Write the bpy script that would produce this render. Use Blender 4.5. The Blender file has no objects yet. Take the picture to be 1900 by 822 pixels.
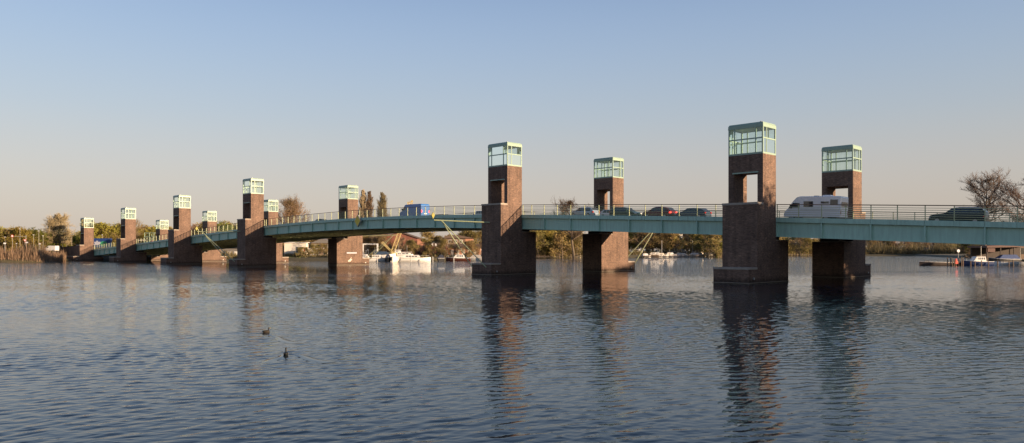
import bpy, math, random
import numpy as np
from mathutils import Vector, Matrix
R = math.radians
random.seed(7)
rng = np.random.default_rng(7)
scene = bpy.context.scene
col = scene.collection

# ---------------------------------------------------------------- camera, light, exposure
FPX, HORIZON, CAM_H = 1388.1, 465.4, 3.5485
cam_d = bpy.data.cameras.new('camera')
cam_d.sensor_width = 36; cam_d.lens = 36*FPX/1900
cam_d.shift_y = (HORIZON-411)/1900
cam_d.clip_start = .1; cam_d.clip_end = 20000
cam = bpy.data.objects.new('camera', cam_d); col.objects.link(cam)
cam.location = (0, 0, CAM_H); cam.rotation_euler = (R(90), 0, 0)
scene.camera = cam

SUN = Vector((3.174, -1.781, .63)).normalized()
SUN_EL = math.asin(SUN.z); SUN_ROT = math.atan2(SUN.x, SUN.y)
sun_d = bpy.data.lights.new('sun', 'SUN'); sun_d.energy = 5.0; sun_d.angle = R(.55); sun_d.color = (1, .72, .47)
sun = bpy.data.objects.new('sun', sun_d); col.objects.link(sun)
sun.rotation_euler = SUN.to_track_quat('Z', 'Y').to_euler(); sun.location = (60, -40, 60)

world = bpy.data.worlds.new('World'); scene.world = world; world.use_nodes = True
nt = world.node_tree; nt.nodes.clear()
wo = nt.nodes.new('ShaderNodeOutputWorld'); bg = nt.nodes.new('ShaderNodeBackground'); SKY_K = 4.4
sky = nt.nodes.new('ShaderNodeTexSky'); sky.sky_type = 'NISHITA'; sky.sun_disc = False
sky.sun_elevation = SUN_EL; sky.sun_rotation = SUN_ROT
sky.altitude = 0; sky.air_density = 1.0; sky.dust_density = 2.2; sky.ozone_density = 2.5
bg.inputs['Strength'].default_value = .12
# evening haze: the clear sky is blended with the pink to blue bands the low sun gives it
tcw = nt.nodes.new('ShaderNodeTexCoord'); sxw = nt.nodes.new('ShaderNodeSeparateXYZ'); nt.links.new(tcw.outputs['Generated'], sxw.inputs[0])
rw = nt.nodes.new('ShaderNodeValToRGB'); rw.color_ramp.interpolation = 'B_SPLINE'
bands = [(0,(.615,.515,.44)),(.06,(.625,.54,.475)),(.11,(.595,.55,.515)),(.17,(.495,.545,.59)),(.25,(.395,.50,.655)),(.33,(.305,.42,.625)),(.45,(.135,.225,.43)),(.6,(.07,.135,.31)),(.8,(.045,.095,.24)),(1,(.04,.085,.22))]
els = rw.color_ramp.elements
while len(els) < len(bands): els.new(.5)
for e_, (p_, c_) in zip(els, bands): e_.position = p_; e_.color = (*c_, 1)
nt.links.new(sxw.outputs[2], rw.inputs[0])
azw = nt.nodes.new('ShaderNodeMapRange'); azw.inputs['From Min'].default_value = -.7; azw.inputs['From Max'].default_value = .7
azw.inputs['To Min'].default_value = SKY_K*1.04; azw.inputs['To Max'].default_value = SKY_K*.86; nt.links.new(sxw.outputs[0], azw.inputs['Value'])
scw = nt.nodes.new('ShaderNodeVectorMath'); scw.operation = 'SCALE'; nt.links.new(rw.outputs[0], scw.inputs[0]); nt.links.new(azw.outputs[0], scw.inputs['Scale'])
mxw = nt.nodes.new('ShaderNodeMix'); mxw.data_type = 'RGBA'; mxw.inputs[0].default_value = .85
nt.links.new(sky.outputs[0], mxw.inputs[6]); nt.links.new(scw.outputs[0], mxw.inputs[7])
nt.links.new(mxw.outputs[2], bg.inputs[0]); nt.links.new(bg.outputs[0], wo.inputs[0])
scene.view_settings.view_transform = 'Standard'; scene.view_settings.look = 'None'
scene.view_settings.exposure = 1.0; scene.view_settings.gamma = 1
scene.view_settings.use_curve_mapping = False
try:
    scene.cycles.max_bounces = 8; scene.cycles.transparent_max_bounces = 16
    scene.cycles.caustics_reflective = True; scene.cycles.sample_clamp_indirect = 4.0; scene.cycles.caustics_refractive = False
    scene.cycles.use_denoising = True
except Exception: pass

# ---------------------------------------------------------------- bridge frame: a along the bridge, n outward to the camera
TH = .79; CT, ST = math.cos(TH), math.sin(TH)
BX, BY = 29.636, 83.994
def BW(a, n, z=0): return Vector((BX+a*CT-n*ST, BY-a*ST-n*CT, z))
T0, T1, T2, T3, AW, WID = 3.08, 3.06, 4.38, 6.33, 4.17, 22.2
POS = [0, -39.99, -122.82, -164.71, -207.21, -249.70]
ZL = [14.24, 16.14, 16.51, 14.93, 13.29, 11.55]
_ra = np.array([(-400,3.6),(-300,4.6),(-274,4.95),(-247,5.65),(-227.2,6.45),(-205.4,7.35),(-181.7,8.38),(-162.6,9.25),(-137.5,10.22),(-120,10.85),(-108,11.13),(-96.8,11.32),(-88,11.39),(-79.5,11.38),(-71,11.32),(-59.6,11.13),(-49.4,10.83),(-39.2,10.47),(-23.5,9.82),(-7,9.12),(0,8.8),(9.4,8.34),(23.2,7.64),(45,6.5),(80,4.8)])
def zrail(a):                                   # smoothed so the arch has no kinks
    w = np.array([1,2,3,2,1.])/9
    return float(sum(w[i]*np.interp(a+(i-2)*3, _ra[:,0], _ra[:,1]) for i in range(5)))
def zt(a): return zrail(a)-1.5

# ---------------------------------------------------------------- helpers
def tag(o, label=None, cat=None, group=None, kind=None):
    if label: o['label'] = label
    if cat: o['category'] = cat
    if group: o['group'] = group
    if kind: o['kind'] = kind
    return o
def empty(name, loc=(0,0,0), rz=0):
    o = bpy.data.objects.new(name, None); col.objects.link(o)
    o.location = loc; o.rotation_euler = (0, 0, rz); o.empty_display_size = .5
    return o
class MB:
    def __init__(s): s.v = []; s.f = []
    def add(s, vs, fs):
        b = len(s.v); s.v += [tuple(v) for v in vs]; s.f += [tuple(i+b for i in f) for f in fs]; return s
    def box(s, x0, x1, y0, y1, z0, z1):
        if x0 > x1: x0, x1 = x1, x0
        if y0 > y1: y0, y1 = y1, y0
        return s.add([(x0,y0,z0),(x1,y0,z0),(x1,y1,z0),(x0,y1,z0),(x0,y0,z1),(x1,y0,z1),(x1,y1,z1),(x0,y1,z1)],
                     [(0,3,2,1),(4,5,6,7),(0,1,5,4),(1,2,6,5),(2,3,7,6),(3,0,4,7)])
    def pane(s, x0, x1, y0, y1, z0, z1, flat):
        if flat == 'y': return s.add([(x0,y0,z0),(x1,y0,z0),(x1,y0,z1),(x0,y0,z1)], [(0,1,2,3)])
        return s.add([(x0,y0,z0),(x0,y1,z0),(x0,y1,z1),(x0,y0,z1)], [(0,1,2,3)])
    def frustum(s, x0,x1,y0,y1,z0, X0,X1,Y0,Y1,z1):
        return s.add([(x0,y0,z0),(x1,y0,z0),(x1,y1,z0),(x0,y1,z0),(X0,Y0,z1),(X1,Y0,z1),(X1,Y1,z1),(X0,Y1,z1)],
                     [(0,3,2,1),(4,5,6,7),(0,1,5,4),(1,2,6,5),(2,3,7,6),(3,0,4,7)])
    def tube(s, p, q, r, r2=None, n=8):
        p, q = Vector(p), Vector(q); d = (q-p)
        if d.length < 1e-6: return s
        r2 = r if r2 is None else r2
        d.normalize(); u = d.orthogonal().normalized(); w = d.cross(u)
        vs = []
        for c, rr in ((p, r), (q, r2)):
            for i in range(n):
                t = 2*math.pi*i/n+math.pi/n
                vs.append(c+(u*math.cos(t)+w*math.sin(t))*rr)
        fs = [(i, (i+1) % n, n+(i+1) % n, n+i) for i in range(n)]+[tuple(range(n))[::-1], tuple(range(n, 2*n))]
        return s.add(vs, fs)
    def bar(s, p, q, w, h):                     # rectangular bar between two points, h vertical-ish
        p, q = Vector(p), Vector(q); d = (q-p).normalized()
        up = Vector((0,0,1)) if abs(d.z) < .95 else Vector((1,0,0))
        sd = d.cross(up).normalized()*w/2; uu = sd.cross(d).normalized()*h/2
        vs = [c+a*sd+b*uu for c in (p, q) for a, b in ((-1,-1),(1,-1),(1,1),(-1,1))]
        return s.add(vs, [(0,1,2,3),(7,6,5,4),(0,4,5,1),(1,5,6,2),(2,6,7,3),(3,7,4,0)])
    def prism(s, poly, y0, y1):                 # polygon in x-z pulled along y
        n = len(poly)
        vs = [(x,y0,z) for x,z in poly]+[(x,y1,z) for x,z in poly]
        return s.add(vs, [tuple(range(n)), tuple(range(2*n-1,n-1,-1))]+[(i,n+i,n+(i+1)%n,(i+1)%n) for i in range(n)])
    def loft(s, rings, cap=True):
        n = len(rings[0]); b = []
        for r in rings: b += [tuple(v) for v in r]
        fs = [(k*n+i, k*n+(i+1)%n, (k+1)*n+(i+1)%n, (k+1)*n+i) for k in range(len(rings)-1) for i in range(n)]
        if cap: fs += [tuple(range(n))[::-1], tuple(range((len(rings)-1)*n, len(rings)*n))]
        return s.add(b, fs)
    def ball(s, c, rx, ry, rz, n=8, m=6):
        rings = []
        for j in range(1, m):
            t = math.pi*j/m
            rings.append([(c[0]+rx*math.sin(t)*math.cos(2*math.pi*i/n), c[1]+ry*math.sin(t)*math.sin(2*math.pi*i/n), c[2]-rz*math.cos(t)) for i in range(n)])
        return s.loft(rings)
    def disc(s, c, r, t, axis='y', n=16):
        c = Vector(c); d = {'x': Vector((1,0,0)), 'y': Vector((0,1,0)), 'z': Vector((0,0,1))}[axis]*t/2
        return s.tube(c-d, c+d, r, n=n)
    def mesh(s, name, smooth=False):
        me = bpy.data.meshes.new(name); me.from_pydata(s.v, [], s.f); me.validate(); me.update()
        import bmesh
        bm = bmesh.new(); bm.from_mesh(me); bmesh.ops.recalc_face_normals(bm, faces=bm.faces); bm.to_mesh(me); bm.free()
        if smooth: me.polygons.foreach_set('use_smooth', [True]*len(me.polygons))
        return me
    def build(s, name, mat, parent=None, smooth=False, bevel=0, loc=None, rz=0):
        o = bpy.data.objects.new(name, s.mesh(name, smooth)); col.objects.link(o)
        if mat: o.data.materials.append(mat)
        if parent: o.parent = parent
        if loc: o.location = loc
        if rz: o.rotation_euler = (0,0,rz)
        if bevel:
            b = o.modifiers.new('bevel', 'BEVEL'); b.width = bevel; b.segments = 2; b.limit_method = 'ANGLE'
        return o
def copy_tree(o, parent=None):
    c = o.copy(); col.objects.link(c); c.parent = parent
    for ch in list(o.children): copy_tree(ch, c)
    return c
def X(px, Y): return (px-950)/FPX*Y             # world x of something at depth Y, for writing down surveyed positions

# ---------------------------------------------------------------- materials
def new_mat(name):
    m = bpy.data.materials.new(name); m.use_nodes = True
    n = m.node_tree.nodes; return m, n, m.node_tree.links, n['Principled BSDF']
def plain(name, c, rough=.6, metal=0, var=.12, scale=3.0, spec=.5, bump=0, coat=0):
    m, n, l, p = new_mat(name)
    p.inputs['Roughness'].default_value = rough; p.inputs['Metallic'].default_value = metal
    p.inputs['Specular IOR Level'].default_value = spec
    if coat: p.inputs['Coat Weight'].default_value = coat; p.inputs['Coat Roughness'].default_value = .08
    tc = n.new('ShaderNodeTexCoord'); nz = n.new('ShaderNodeTexNoise'); nz.inputs['Scale'].default_value = scale
    nz.inputs['Detail'].default_value = 6; nz.inputs['Roughness'].default_value = .6
    l.new(tc.outputs['Object'], nz.inputs['Vector'])
    r = n.new('ShaderNodeMapRange'); r.inputs['From Min'].default_value = .3; r.inputs['From Max'].default_value = .7
    r.inputs['To Min'].default_value = 1-var; r.inputs['To Max'].default_value = 1+var
    l.new(nz.outputs['Fac'], r.inputs['Value'])
    mx = n.new('ShaderNodeVectorMath'); mx.operation = 'SCALE'; mx.inputs[0].default_value = c[:3]
    l.new(r.outputs[0], mx.inputs['Scale']); l.new(mx.outputs[0], p.inputs['Base Color'])
    if bump:
        b = n.new('ShaderNodeBump'); b.inputs['Strength'].default_value = bump; b.inputs['Distance'].default_value = .02
        l.new(nz.outputs['Fac'], b.inputs['Height']); l.new(b.outputs[0], p.inputs['Normal'])
    return m
def brick_mat(name, c1, c2, mortar, bw=.25, bh=.078, dirt=True):
    m, n, l, p = new_mat(name); p.inputs['Roughness'].default_value = .82; p.inputs['Specular IOR Level'].default_value = .3
    tc = n.new('ShaderNodeTexCoord'); sp = n.new('ShaderNodeSeparateXYZ'); l.new(tc.outputs['Object'], sp.inputs[0])
    ad = n.new('ShaderNodeMath'); ad.operation = 'ADD'; l.new(sp.outputs[0], ad.inputs[0]); l.new(sp.outputs[1], ad.inputs[1])
    cb = n.new('ShaderNodeCombineXYZ'); l.new(ad.outputs[0], cb.inputs[0]); l.new(sp.outputs[2], cb.inputs[1])
    bt = n.new('ShaderNodeTexBrick'); l.new(cb.outputs[0], bt.inputs['Vector'])
    bt.inputs['Scale'].default_value = 1; bt.inputs['Brick Width'].default_value = bw; bt.inputs['Row Height'].default_value = bh
    bt.inputs['Mortar Size'].default_value = .009; bt.inputs['Mortar Smooth'].default_value = .2; bt.inputs['Bias'].default_value = -.15
    bt.inputs['Color1'].default_value = (*c1, 1); bt.inputs['Color2'].default_value = (*c2, 1); bt.inputs['Mortar'].default_value = (*mortar, 1)
    # a few paler and darker bricks
    vo = n.new('ShaderNodeTexVoronoi'); vo.inputs['Scale'].default_value = 1
    mp = n.new('ShaderNodeMapping'); mp.inputs['Scale'].default_value = (4, 12.8, 1); l.new(cb.outputs[0], mp.inputs[0]); l.new(mp.outputs[0], vo.inputs['Vector'])
    rmp = n.new('ShaderNodeValToRGB'); rmp.color_ramp.interpolation = 'CONSTANT'
    e = rmp.color_ramp.elements; e[0].color = (.72,.72,.74,1); e[1].position = .18; e[1].color = (1,1,1,1)
    x = e.new(.74); x.color = (1.18,1.16,1.14,1); x = e.new(.94); x.color = (1.55,1.5,1.42,1)
    sc = n.new('ShaderNodeSeparateColor'); l.new(vo.outputs['Color'], sc.inputs[0]); l.new(sc.outputs[0], rmp.inputs[0])
    mu = n.new('ShaderNodeMix'); mu.data_type = 'RGBA'; mu.blend_type = 'MULTIPLY'; mu.inputs[0].default_value = 1
    l.new(bt.outputs['Color'], mu.inputs[6]); l.new(rmp.outputs[0], mu.inputs[7])
    nz = n.new('ShaderNodeTexNoise'); nz.inputs['Scale'].default_value = .45; nz.inputs['Detail'].default_value = 7; l.new(tc.outputs['Object'], nz.inputs['Vector'])
    r = n.new('ShaderNodeMapRange'); r.inputs['From Min'].default_value = .3; r.inputs['From Max'].default_value = .7; r.inputs['To Min'].default_value = .78; r.inputs['To Max'].default_value = 1.2
    l.new(nz.outputs['Fac'], r.inputs['Value'])
    m2 = n.new('ShaderNodeVectorMath'); m2.operation = 'SCALE'; l.new(mu.outputs[2], m2.inputs[0]); l.new(r.outputs[0], m2.inputs['Scale'])
    out = m2.outputs[0]
    if dirt:                                    # rain streaks, lime, and a dark weedy tide band with a ragged edge
        ms = n.new('ShaderNodeMapping'); ms.inputs['Scale'].default_value = (1.6,1.6,.12); l.new(tc.outputs['Object'], ms.inputs[0])
        ns = n.new('ShaderNodeTexNoise'); ns.inputs['Scale'].default_value = 1.3; ns.inputs['Detail'].default_value = 6; l.new(ms.outputs[0], ns.inputs['Vector'])
        rs = n.new('ShaderNodeValToRGB'); q_ = rs.color_ramp.elements; q_[0].position = .32; q_[0].color = (.72,.72,.72,1); q_[1].position = .5; q_[1].color = (1,1,1,1); y_ = q_.new(.68); y_.color = (1.05,1.04,1.02,1); y_ = q_.new(.78); y_.color = (1.45,1.42,1.38,1)
        l.new(ns.outputs['Fac'], rs.inputs[0]); mm = n.new('ShaderNodeVectorMath'); mm.operation = 'MULTIPLY'; l.new(out, mm.inputs[0]); l.new(rs.outputs[0], mm.inputs[1]); out = mm.outputs[0]
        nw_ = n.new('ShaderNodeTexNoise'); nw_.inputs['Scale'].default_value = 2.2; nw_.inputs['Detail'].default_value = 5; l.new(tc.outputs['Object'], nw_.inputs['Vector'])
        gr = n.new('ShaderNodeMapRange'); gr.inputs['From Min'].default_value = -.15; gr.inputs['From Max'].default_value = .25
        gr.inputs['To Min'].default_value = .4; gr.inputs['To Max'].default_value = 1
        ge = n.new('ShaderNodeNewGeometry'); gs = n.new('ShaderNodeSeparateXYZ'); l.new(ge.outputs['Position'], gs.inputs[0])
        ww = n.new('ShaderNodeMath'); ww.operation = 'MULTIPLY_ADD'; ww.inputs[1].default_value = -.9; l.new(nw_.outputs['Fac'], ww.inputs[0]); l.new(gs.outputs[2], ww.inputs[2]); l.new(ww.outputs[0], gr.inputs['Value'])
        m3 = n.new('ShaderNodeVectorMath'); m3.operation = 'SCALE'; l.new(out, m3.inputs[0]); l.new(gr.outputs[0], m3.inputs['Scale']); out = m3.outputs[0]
    l.new(out, p.inputs['Base Color'])
    b = n.new('ShaderNodeBump'); b.inputs['Strength'].default_value = .35; b.inputs['Distance'].default_value = .01
    l.new(bt.outputs['Fac'], b.inputs['Height']); b.invert = True; l.new(b.outputs[0], p.inputs['Normal'])
    return m
def paint_metal(name, c, streak=.16, rough=.45):
    """bridge paint: faded, with rain streaks running down"""
    m, n, l, p = new_mat(name); p.inputs['Roughness'].default_value = rough
    tc = n.new('ShaderNodeTexCoord'); mp = n.new('ShaderNodeMapping'); mp.inputs['Scale'].default_value = (2.2, 2.2, .25); l.new(tc.outputs['Object'], mp.inputs[0])
    nz = n.new('ShaderNodeTexNoise'); nz.inputs['Scale'].default_value = 1.6; nz.inputs['Detail'].default_value = 8; nz.inputs['Roughness'].default_value = .65; l.new(mp.outputs[0], nz.inputs['Vector'])
    r = n.new('ShaderNodeMapRange'); r.inputs['From Min'].default_value = .3; r.inputs['From Max'].default_value = .72; r.inputs['To Min'].default_value = 1+streak; r.inputs['To Max'].default_value = 1-streak
    l.new(nz.outputs['Fac'], r.inputs['Value'])
    mx = n.new('ShaderNodeVectorMath'); mx.operation = 'SCALE'; mx.inputs[0].default_value = c; l.new(r.outputs[0], mx.inputs['Scale'])
    m2 = n.new('ShaderNodeMapping'); m2.inputs['Scale'].default_value = (3.5, 3.5, .18); m2.inputs['Location'].default_value = (4,2,1); l.new(tc.outputs['Object'], m2.inputs[0])
    n2 = n.new('ShaderNodeTexNoise'); n2.inputs['Scale'].default_value = 1; n2.inputs['Detail'].default_value = 5; l.new(m2.outputs[0], n2.inputs['Vector'])
    r2 = n.new('ShaderNodeMapRange'); r2.inputs['From Min'].default_value = .62; r2.inputs['From Max'].default_value = .8; r2.inputs['To Max'].default_value = streak*2.6; l.new(n2.outputs['Fac'], r2.inputs['Value'])
    rx = n.new('ShaderNodeMix'); rx.data_type = 'RGBA'; rx.inputs[7].default_value = (.13,.10,.065,1); l.new(r2.outputs[0], rx.inputs[0]); l.new(mx.outputs[0], rx.inputs[6]); l.new(rx.outputs[2], p.inputs['Base Color'])
    return m
def glass_mat(name, tint=(.9,.97,.94), refl=.05):
    m, n, l, p = new_mat(name); n.remove(p); out = n['Material Output']
    tr = n.new('ShaderNodeBsdfTransparent'); tr.inputs[0].default_value = (*tint, 1)
    gl = n.new('ShaderNodeBsdfGlossy'); gl.inputs['Roughness'].default_value = .03; gl.inputs[0].default_value = (.9,1,.97,1)
    fr = n.new('ShaderNodeFresnel'); fr.inputs[0].default_value = 1.5
    ad = n.new('ShaderNodeMath'); ad.operation = 'ADD'; ad.inputs[1].default_value = refl; ad.use_clamp = True; l.new(fr.outputs[0], ad.inputs[0])
    mx = n.new('ShaderNodeMixShader'); l.new(ad.outputs[0], mx.inputs[0]); l.new(tr.outputs[0], mx.inputs[1]); l.new(gl.outputs[0], mx.inputs[2])
    df = n.new('ShaderNodeBsdfDiffuse'); df.inputs[0].default_value = (.55,.62,.56,1)      # a film of dust
    m2 = n.new('ShaderNodeMixShader'); m2.inputs[0].default_value = .02; l.new(mx.outputs[0], m2.inputs[1]); l.new(df.outputs[0], m2.inputs[2])
    l.new(m2.outputs[0], out.inputs[0]); return m
def foliage_mat(name, c, var=.35, trans=.35):
    m, n, l, p = new_mat(name); p.inputs['Roughness'].default_value = .7; p.inputs['Specular IOR Level'].default_value = .2
    oi = n.new('ShaderNodeObjectInfo'); nz = n.new('ShaderNodeTexNoise'); nz.inputs['Scale'].default_value = .7; nz.inputs['Detail'].default_value = 5
    tc = n.new('ShaderNodeTexCoord'); l.new(tc.outputs['Object'], nz.inputs['Vector'])
    hs = n.new('ShaderNodeHueSaturation'); hs.inputs['Color'].default_value = (*c, 1)
    a = n.new('ShaderNodeMapRange'); a.inputs['To Min'].default_value = .475; a.inputs['To Max'].default_value = .52; l.new(oi.outputs['Random'], a.inputs['Value']); l.new(a.outputs[0], hs.inputs['Hue'])
    r = n.new('ShaderNodeMapRange'); r.inputs['From Min'].default_value = .3; r.inputs['From Max'].default_value = .7; r.inputs['To Min'].default_value = 1-var; r.inputs['To Max'].default_value = 1+var
    l.new(nz.outputs['Fac'], r.inputs['Value']); l.new(r.outputs[0], hs.inputs['Value'])
    l.new(hs.outputs[0], p.inputs['Base Color'])
    if trans:
        t = n.new('ShaderNodeBsdfTranslucent'); l.new(hs.outputs[0], t.inputs[0])
        mx = n.new('ShaderNodeMixShader'); mx.inputs[0].default_value = trans; l.new(p.outputs[0], mx.inputs[1]); l.new(t.outputs[0], mx.inputs[2]); l.new(mx.outputs[0], n['Material Output'].inputs[0])
    return m
GREEN = (.36, .55, .45)
M = dict(
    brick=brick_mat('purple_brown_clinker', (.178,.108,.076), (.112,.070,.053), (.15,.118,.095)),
    coping=plain('coping_stone', (.33,.285,.235), .8, var=.2, scale=2, bump=.2),
    green=paint_metal('bridge_green_paint', GREEN),
    lantern=paint_metal('lantern_green_paint', (.285,.395,.31), .10, .4),
    arm=paint_metal('signal_arm_paint', (.36,.40,.23), .08), post=paint_metal('railing_green_paint', (.42,.46,.26), .08),
    brownrail=plain('handrail_brown', (.16,.10,.06), .5),
    under=plain('underside_bounce_paint', (.62,.66,.36), .7, var=.2),  # cross beam colour kept extra pale to stand in for sunlight reflected off the water
    dark=plain('dark_steel', (.03,.03,.03), .6), rubber=plain('rubber', (.025,.025,.025), .8),
    asphalt=plain('asphalt', (.055,.055,.057), .9, var=.2, scale=8, bump=.2),
    paving=plain('paving', (.25,.24,.22), .85, var=.15, scale=5),
    white=plain('white_paint', (.66,.65,.62), .45, var=.05), marking=plain('road_marking', (.7,.7,.68), .7, var=.15, scale=9),
    cream=plain('cream_render', (.72,.66,.56), .8, var=.08), yellow=plain('signal_yellow', (.75,.55,.05), .5, var=.08),
    craney=plain('crane_yellow', (.52,.42,.19), .5, var=.15), red=plain('signal_red', (.6,.05,.03), .5, var=.05),
    glass=glass_mat('lantern_glass'), cglass=plain('vehicle_glass', (.03,.035,.04), .08, var=0, spec=.8),
    wglass=plain('window_glass', (.05,.05,.045), .1, var=.2, spec=.8),
    tyre=plain('tyre', (.02,.02,.02), .85), rim=plain('wheel_rim', (.35,.35,.36), .35, metal=.8),
    blue=plain('van_blue', (.035,.15,.42), .35, var=.04, coat=.5), camper=plain('camper_white', (.82,.82,.82), .35, var=.04, coat=.4),
    carblack=plain('car_black_green', (.012,.022,.025), .3, var=.03, coat=.15, spec=.3), cargreen=plain('car_dark_green', (.018,.05,.045), .3, var=.03, coat=.15, spec=.3),
    carred=plain('car_dark_red', (.10,.015,.025), .3, var=.03, coat=.15, spec=.3), carblue=plain('car_dark_blue', (.04,.065,.10), .3, var=.03, coat=.15, spec=.3),
    carsilver=plain('car_silver_blue', (.28,.36,.44), .35, var=.03, metal=.3, coat=.6),
    redbrick=brick_mat('warehouse_brick', (.22,.075,.05), (.17,.055,.04), (.2,.14,.11), dirt=False),
    orange=plain('orange_render', (.44,.21,.13), .8, var=.12), rooft=plain('brown_tiles', (.12,.085,.065), .85, var=.25, scale=4),
    roofg=plain('grey_roof', (.16,.15,.14), .85, var=.2), wood=plain('weathered_wood', (.17,.12,.08), .85, var=.3, scale=3),
    darkwood=plain('tarred_wood', (.05,.035,.028), .7, var=.3), hullred=plain('hull_red_brown', (.085,.028,.018), .45, var=.1),
    hullblue=plain('hull_blue', (.02,.04,.12), .4, var=.08), tarp=plain('blue_tarpaulin', (.035,.06,.10), .7, var=.3, scale=2, bump=.4),
    navy=plain('navy_cover', (.02,.025,.045), .7, var=.2), concrete=plain('concrete', (.33,.31,.28), .85, var=.2, bump=.2),
    sheet=plain('blue_plastic_sheet', (.07,.10,.20), .5, var=.3), truckblue=plain('truck_tarp_blue', (.012,.04,.16), .5, var=.08),
    truckgreen=plain('truck_print_green', (.04,.26,.14), .5, var=.3, scale=5), plaque=plain('plaque_grey', (.42,.42,.47), .6, var=.05),
    letter=plain('faded_lettering', (.18,.18,.22), .6), whitewash=plain('white_splash', (.62,.56,.48), .9, var=.2),
    duckb=plain('duck_brown', (.022,.017,.012), .8, var=.4, scale=40), duckd=plain('drake_dark', (.008,.011,.012), .6, var=.2, scale=40),
    duckg=plain('drake_grey', (.07,.066,.06), .8, var=.2, scale=40), bill=plain('bill_yellow', (.35,.25,.05), .5),
    grass=plain('grass', (.10,.085,.04), .9, var=.35, scale=1.5, bump=.3),
    bark=plain('bark', (.15,.115,.08), .9, var=.25, scale=3), barkpale=plain('bark_pale', (.42,.36,.26), .85, var=.25, scale=3),
    twig=foliage_mat('brown_twigs', (.26,.18,.115), .25, 0), twigpale=foliage_mat('pale_twigs', (.29,.225,.135), .2, 0), twigdark=foliage_mat('dark_twigs', (.12,.085,.06), .25, 0), twigred=foliage_mat('reddish_twigs', (.23,.13,.09), .25, 0),
    leaf=foliage_mat('spring_leaves', (.29,.26,.055)), leafd=foliage_mat('green_leaves', (.18,.20,.04)), leafo=foliage_mat('olive_leaves', (.29,.235,.085)),
    reed=foliage_mat('dry_reeds', (.24,.18,.105), .45, .15), shrub=foliage_mat('bank_scrub', (.17,.135,.07), .4, .2),
    signwhite=plain('sign_white', (.8,.8,.8), .5, var=.02), signolive=plain('sign_olive', (.30,.27,.06), .6), lamppole=plain('lamp_pole_grey', (.24,.22,.17), .6), galv=plain('galvanised', (.4,.4,.38), .5, metal=.4),
    ledge=plain('pale_ledge', (.20,.165,.125), .8, var=.2))
# lamps that are lit
def emis(name, c, s):
    m, n, l, p = new_mat(name); p.inputs['Base Color'].default_value = (*c, 1); p.inputs['Emission Color'].default_value = (*c, 1); p.inputs['Emission Strength'].default_value = s; return m
M['taillit'] = emis('lit_tail_lamp', (1,.05,.03), 1.6); M['tail'] = plain('tail_lamp', (.35,.02,.02), .2, var=0); M['head'] = plain('head_lamp', (.7,.7,.68), .1, var=0)

# water: the near ripples are real waves in the mesh; farther out the same waves are too small to model and go into the bump
NEAR0, NEAR1 = 75.0, 125.0
def water_mat():
    m, n, l, p = new_mat('lake_water')
    p.inputs['Base Color'].default_value = (.004,.012,.022,1); p.inputs['Roughness'].default_value = .02
    p.inputs['IOR'].default_value = 1.29
    ge = n.new('ShaderNodeNewGeometry')
    def layer(scale, rot, stretch, detail, rough):
        mp = n.new('ShaderNodeMapping'); mp.inputs['Rotation'].default_value = (0,0,R(rot)); mp.inputs['Scale'].default_value = (scale, scale*stretch, scale)
        l.new(ge.outputs['Position'], mp.inputs[0]); nz = n.new('ShaderNodeTexNoise'); nz.inputs['Scale'].default_value = 1
        nz.inputs['Detail'].default_value = detail; nz.inputs['Roughness'].default_value = rough; nz.inputs['Distortion'].default_value = .35
        l.new(mp.outputs[0], nz.inputs['Vector']); return nz.outputs['Fac']
    a = layer(.8, 10, 2.6, 2, .5); b = layer(2.2, -9, 2.0, 2, .5); c = layer(9, 20, 1.5, 2, .5)
    patch = layer(.03, 5, 3.0, 2, .5)
    pr = n.new('ShaderNodeMapRange'); pr.inputs['From Min'].default_value = .38; pr.inputs['From Max'].default_value = .62; pr.inputs['To Min'].default_value = .7; pr.inputs['To Max'].default_value = 1.25; l.new(patch, pr.inputs['Value'])
    sy_ = n.new('ShaderNodeSeparateXYZ'); l.new(ge.outputs['Position'], sy_.inputs[0])
    far = n.new('ShaderNodeMapRange'); far.inputs['From Min'].default_value = NEAR0; far.inputs['From Max'].default_value = NEAR1; l.new(sy_.outputs[1], far.inputs['Value'])
    def mul(x, k):
        q = n.new('ShaderNodeMath'); q.operation = 'MULTIPLY'; l.new(x, q.inputs[0])
        if isinstance(k, float): q.inputs[1].default_value = k
        else: l.new(k, q.inputs[1])
        return q.outputs[0]
    def add(x, y):
        q = n.new('ShaderNodeMath'); l.new(x, q.inputs[0]); l.new(y, q.inputs[1]); return q.outputs[0]
    h = mul(mul(add(mul(a, WAVE[0]), mul(b, WAVE[1])), pr.outputs[0]), far.outputs[0]); h = add(h, mul(c, WAVE[2]))
    bp = n.new('ShaderNodeBump'); bp.inputs['Strength'].default_value = 1; bp.inputs['Distance'].default_value = 1
    l.new(h, bp.inputs['Height']); l.new(bp.outputs[0], p.inputs['Normal'])
    return m
WAVE = (.085, .045, .0025)
M['water'] = water_mat()

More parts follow.
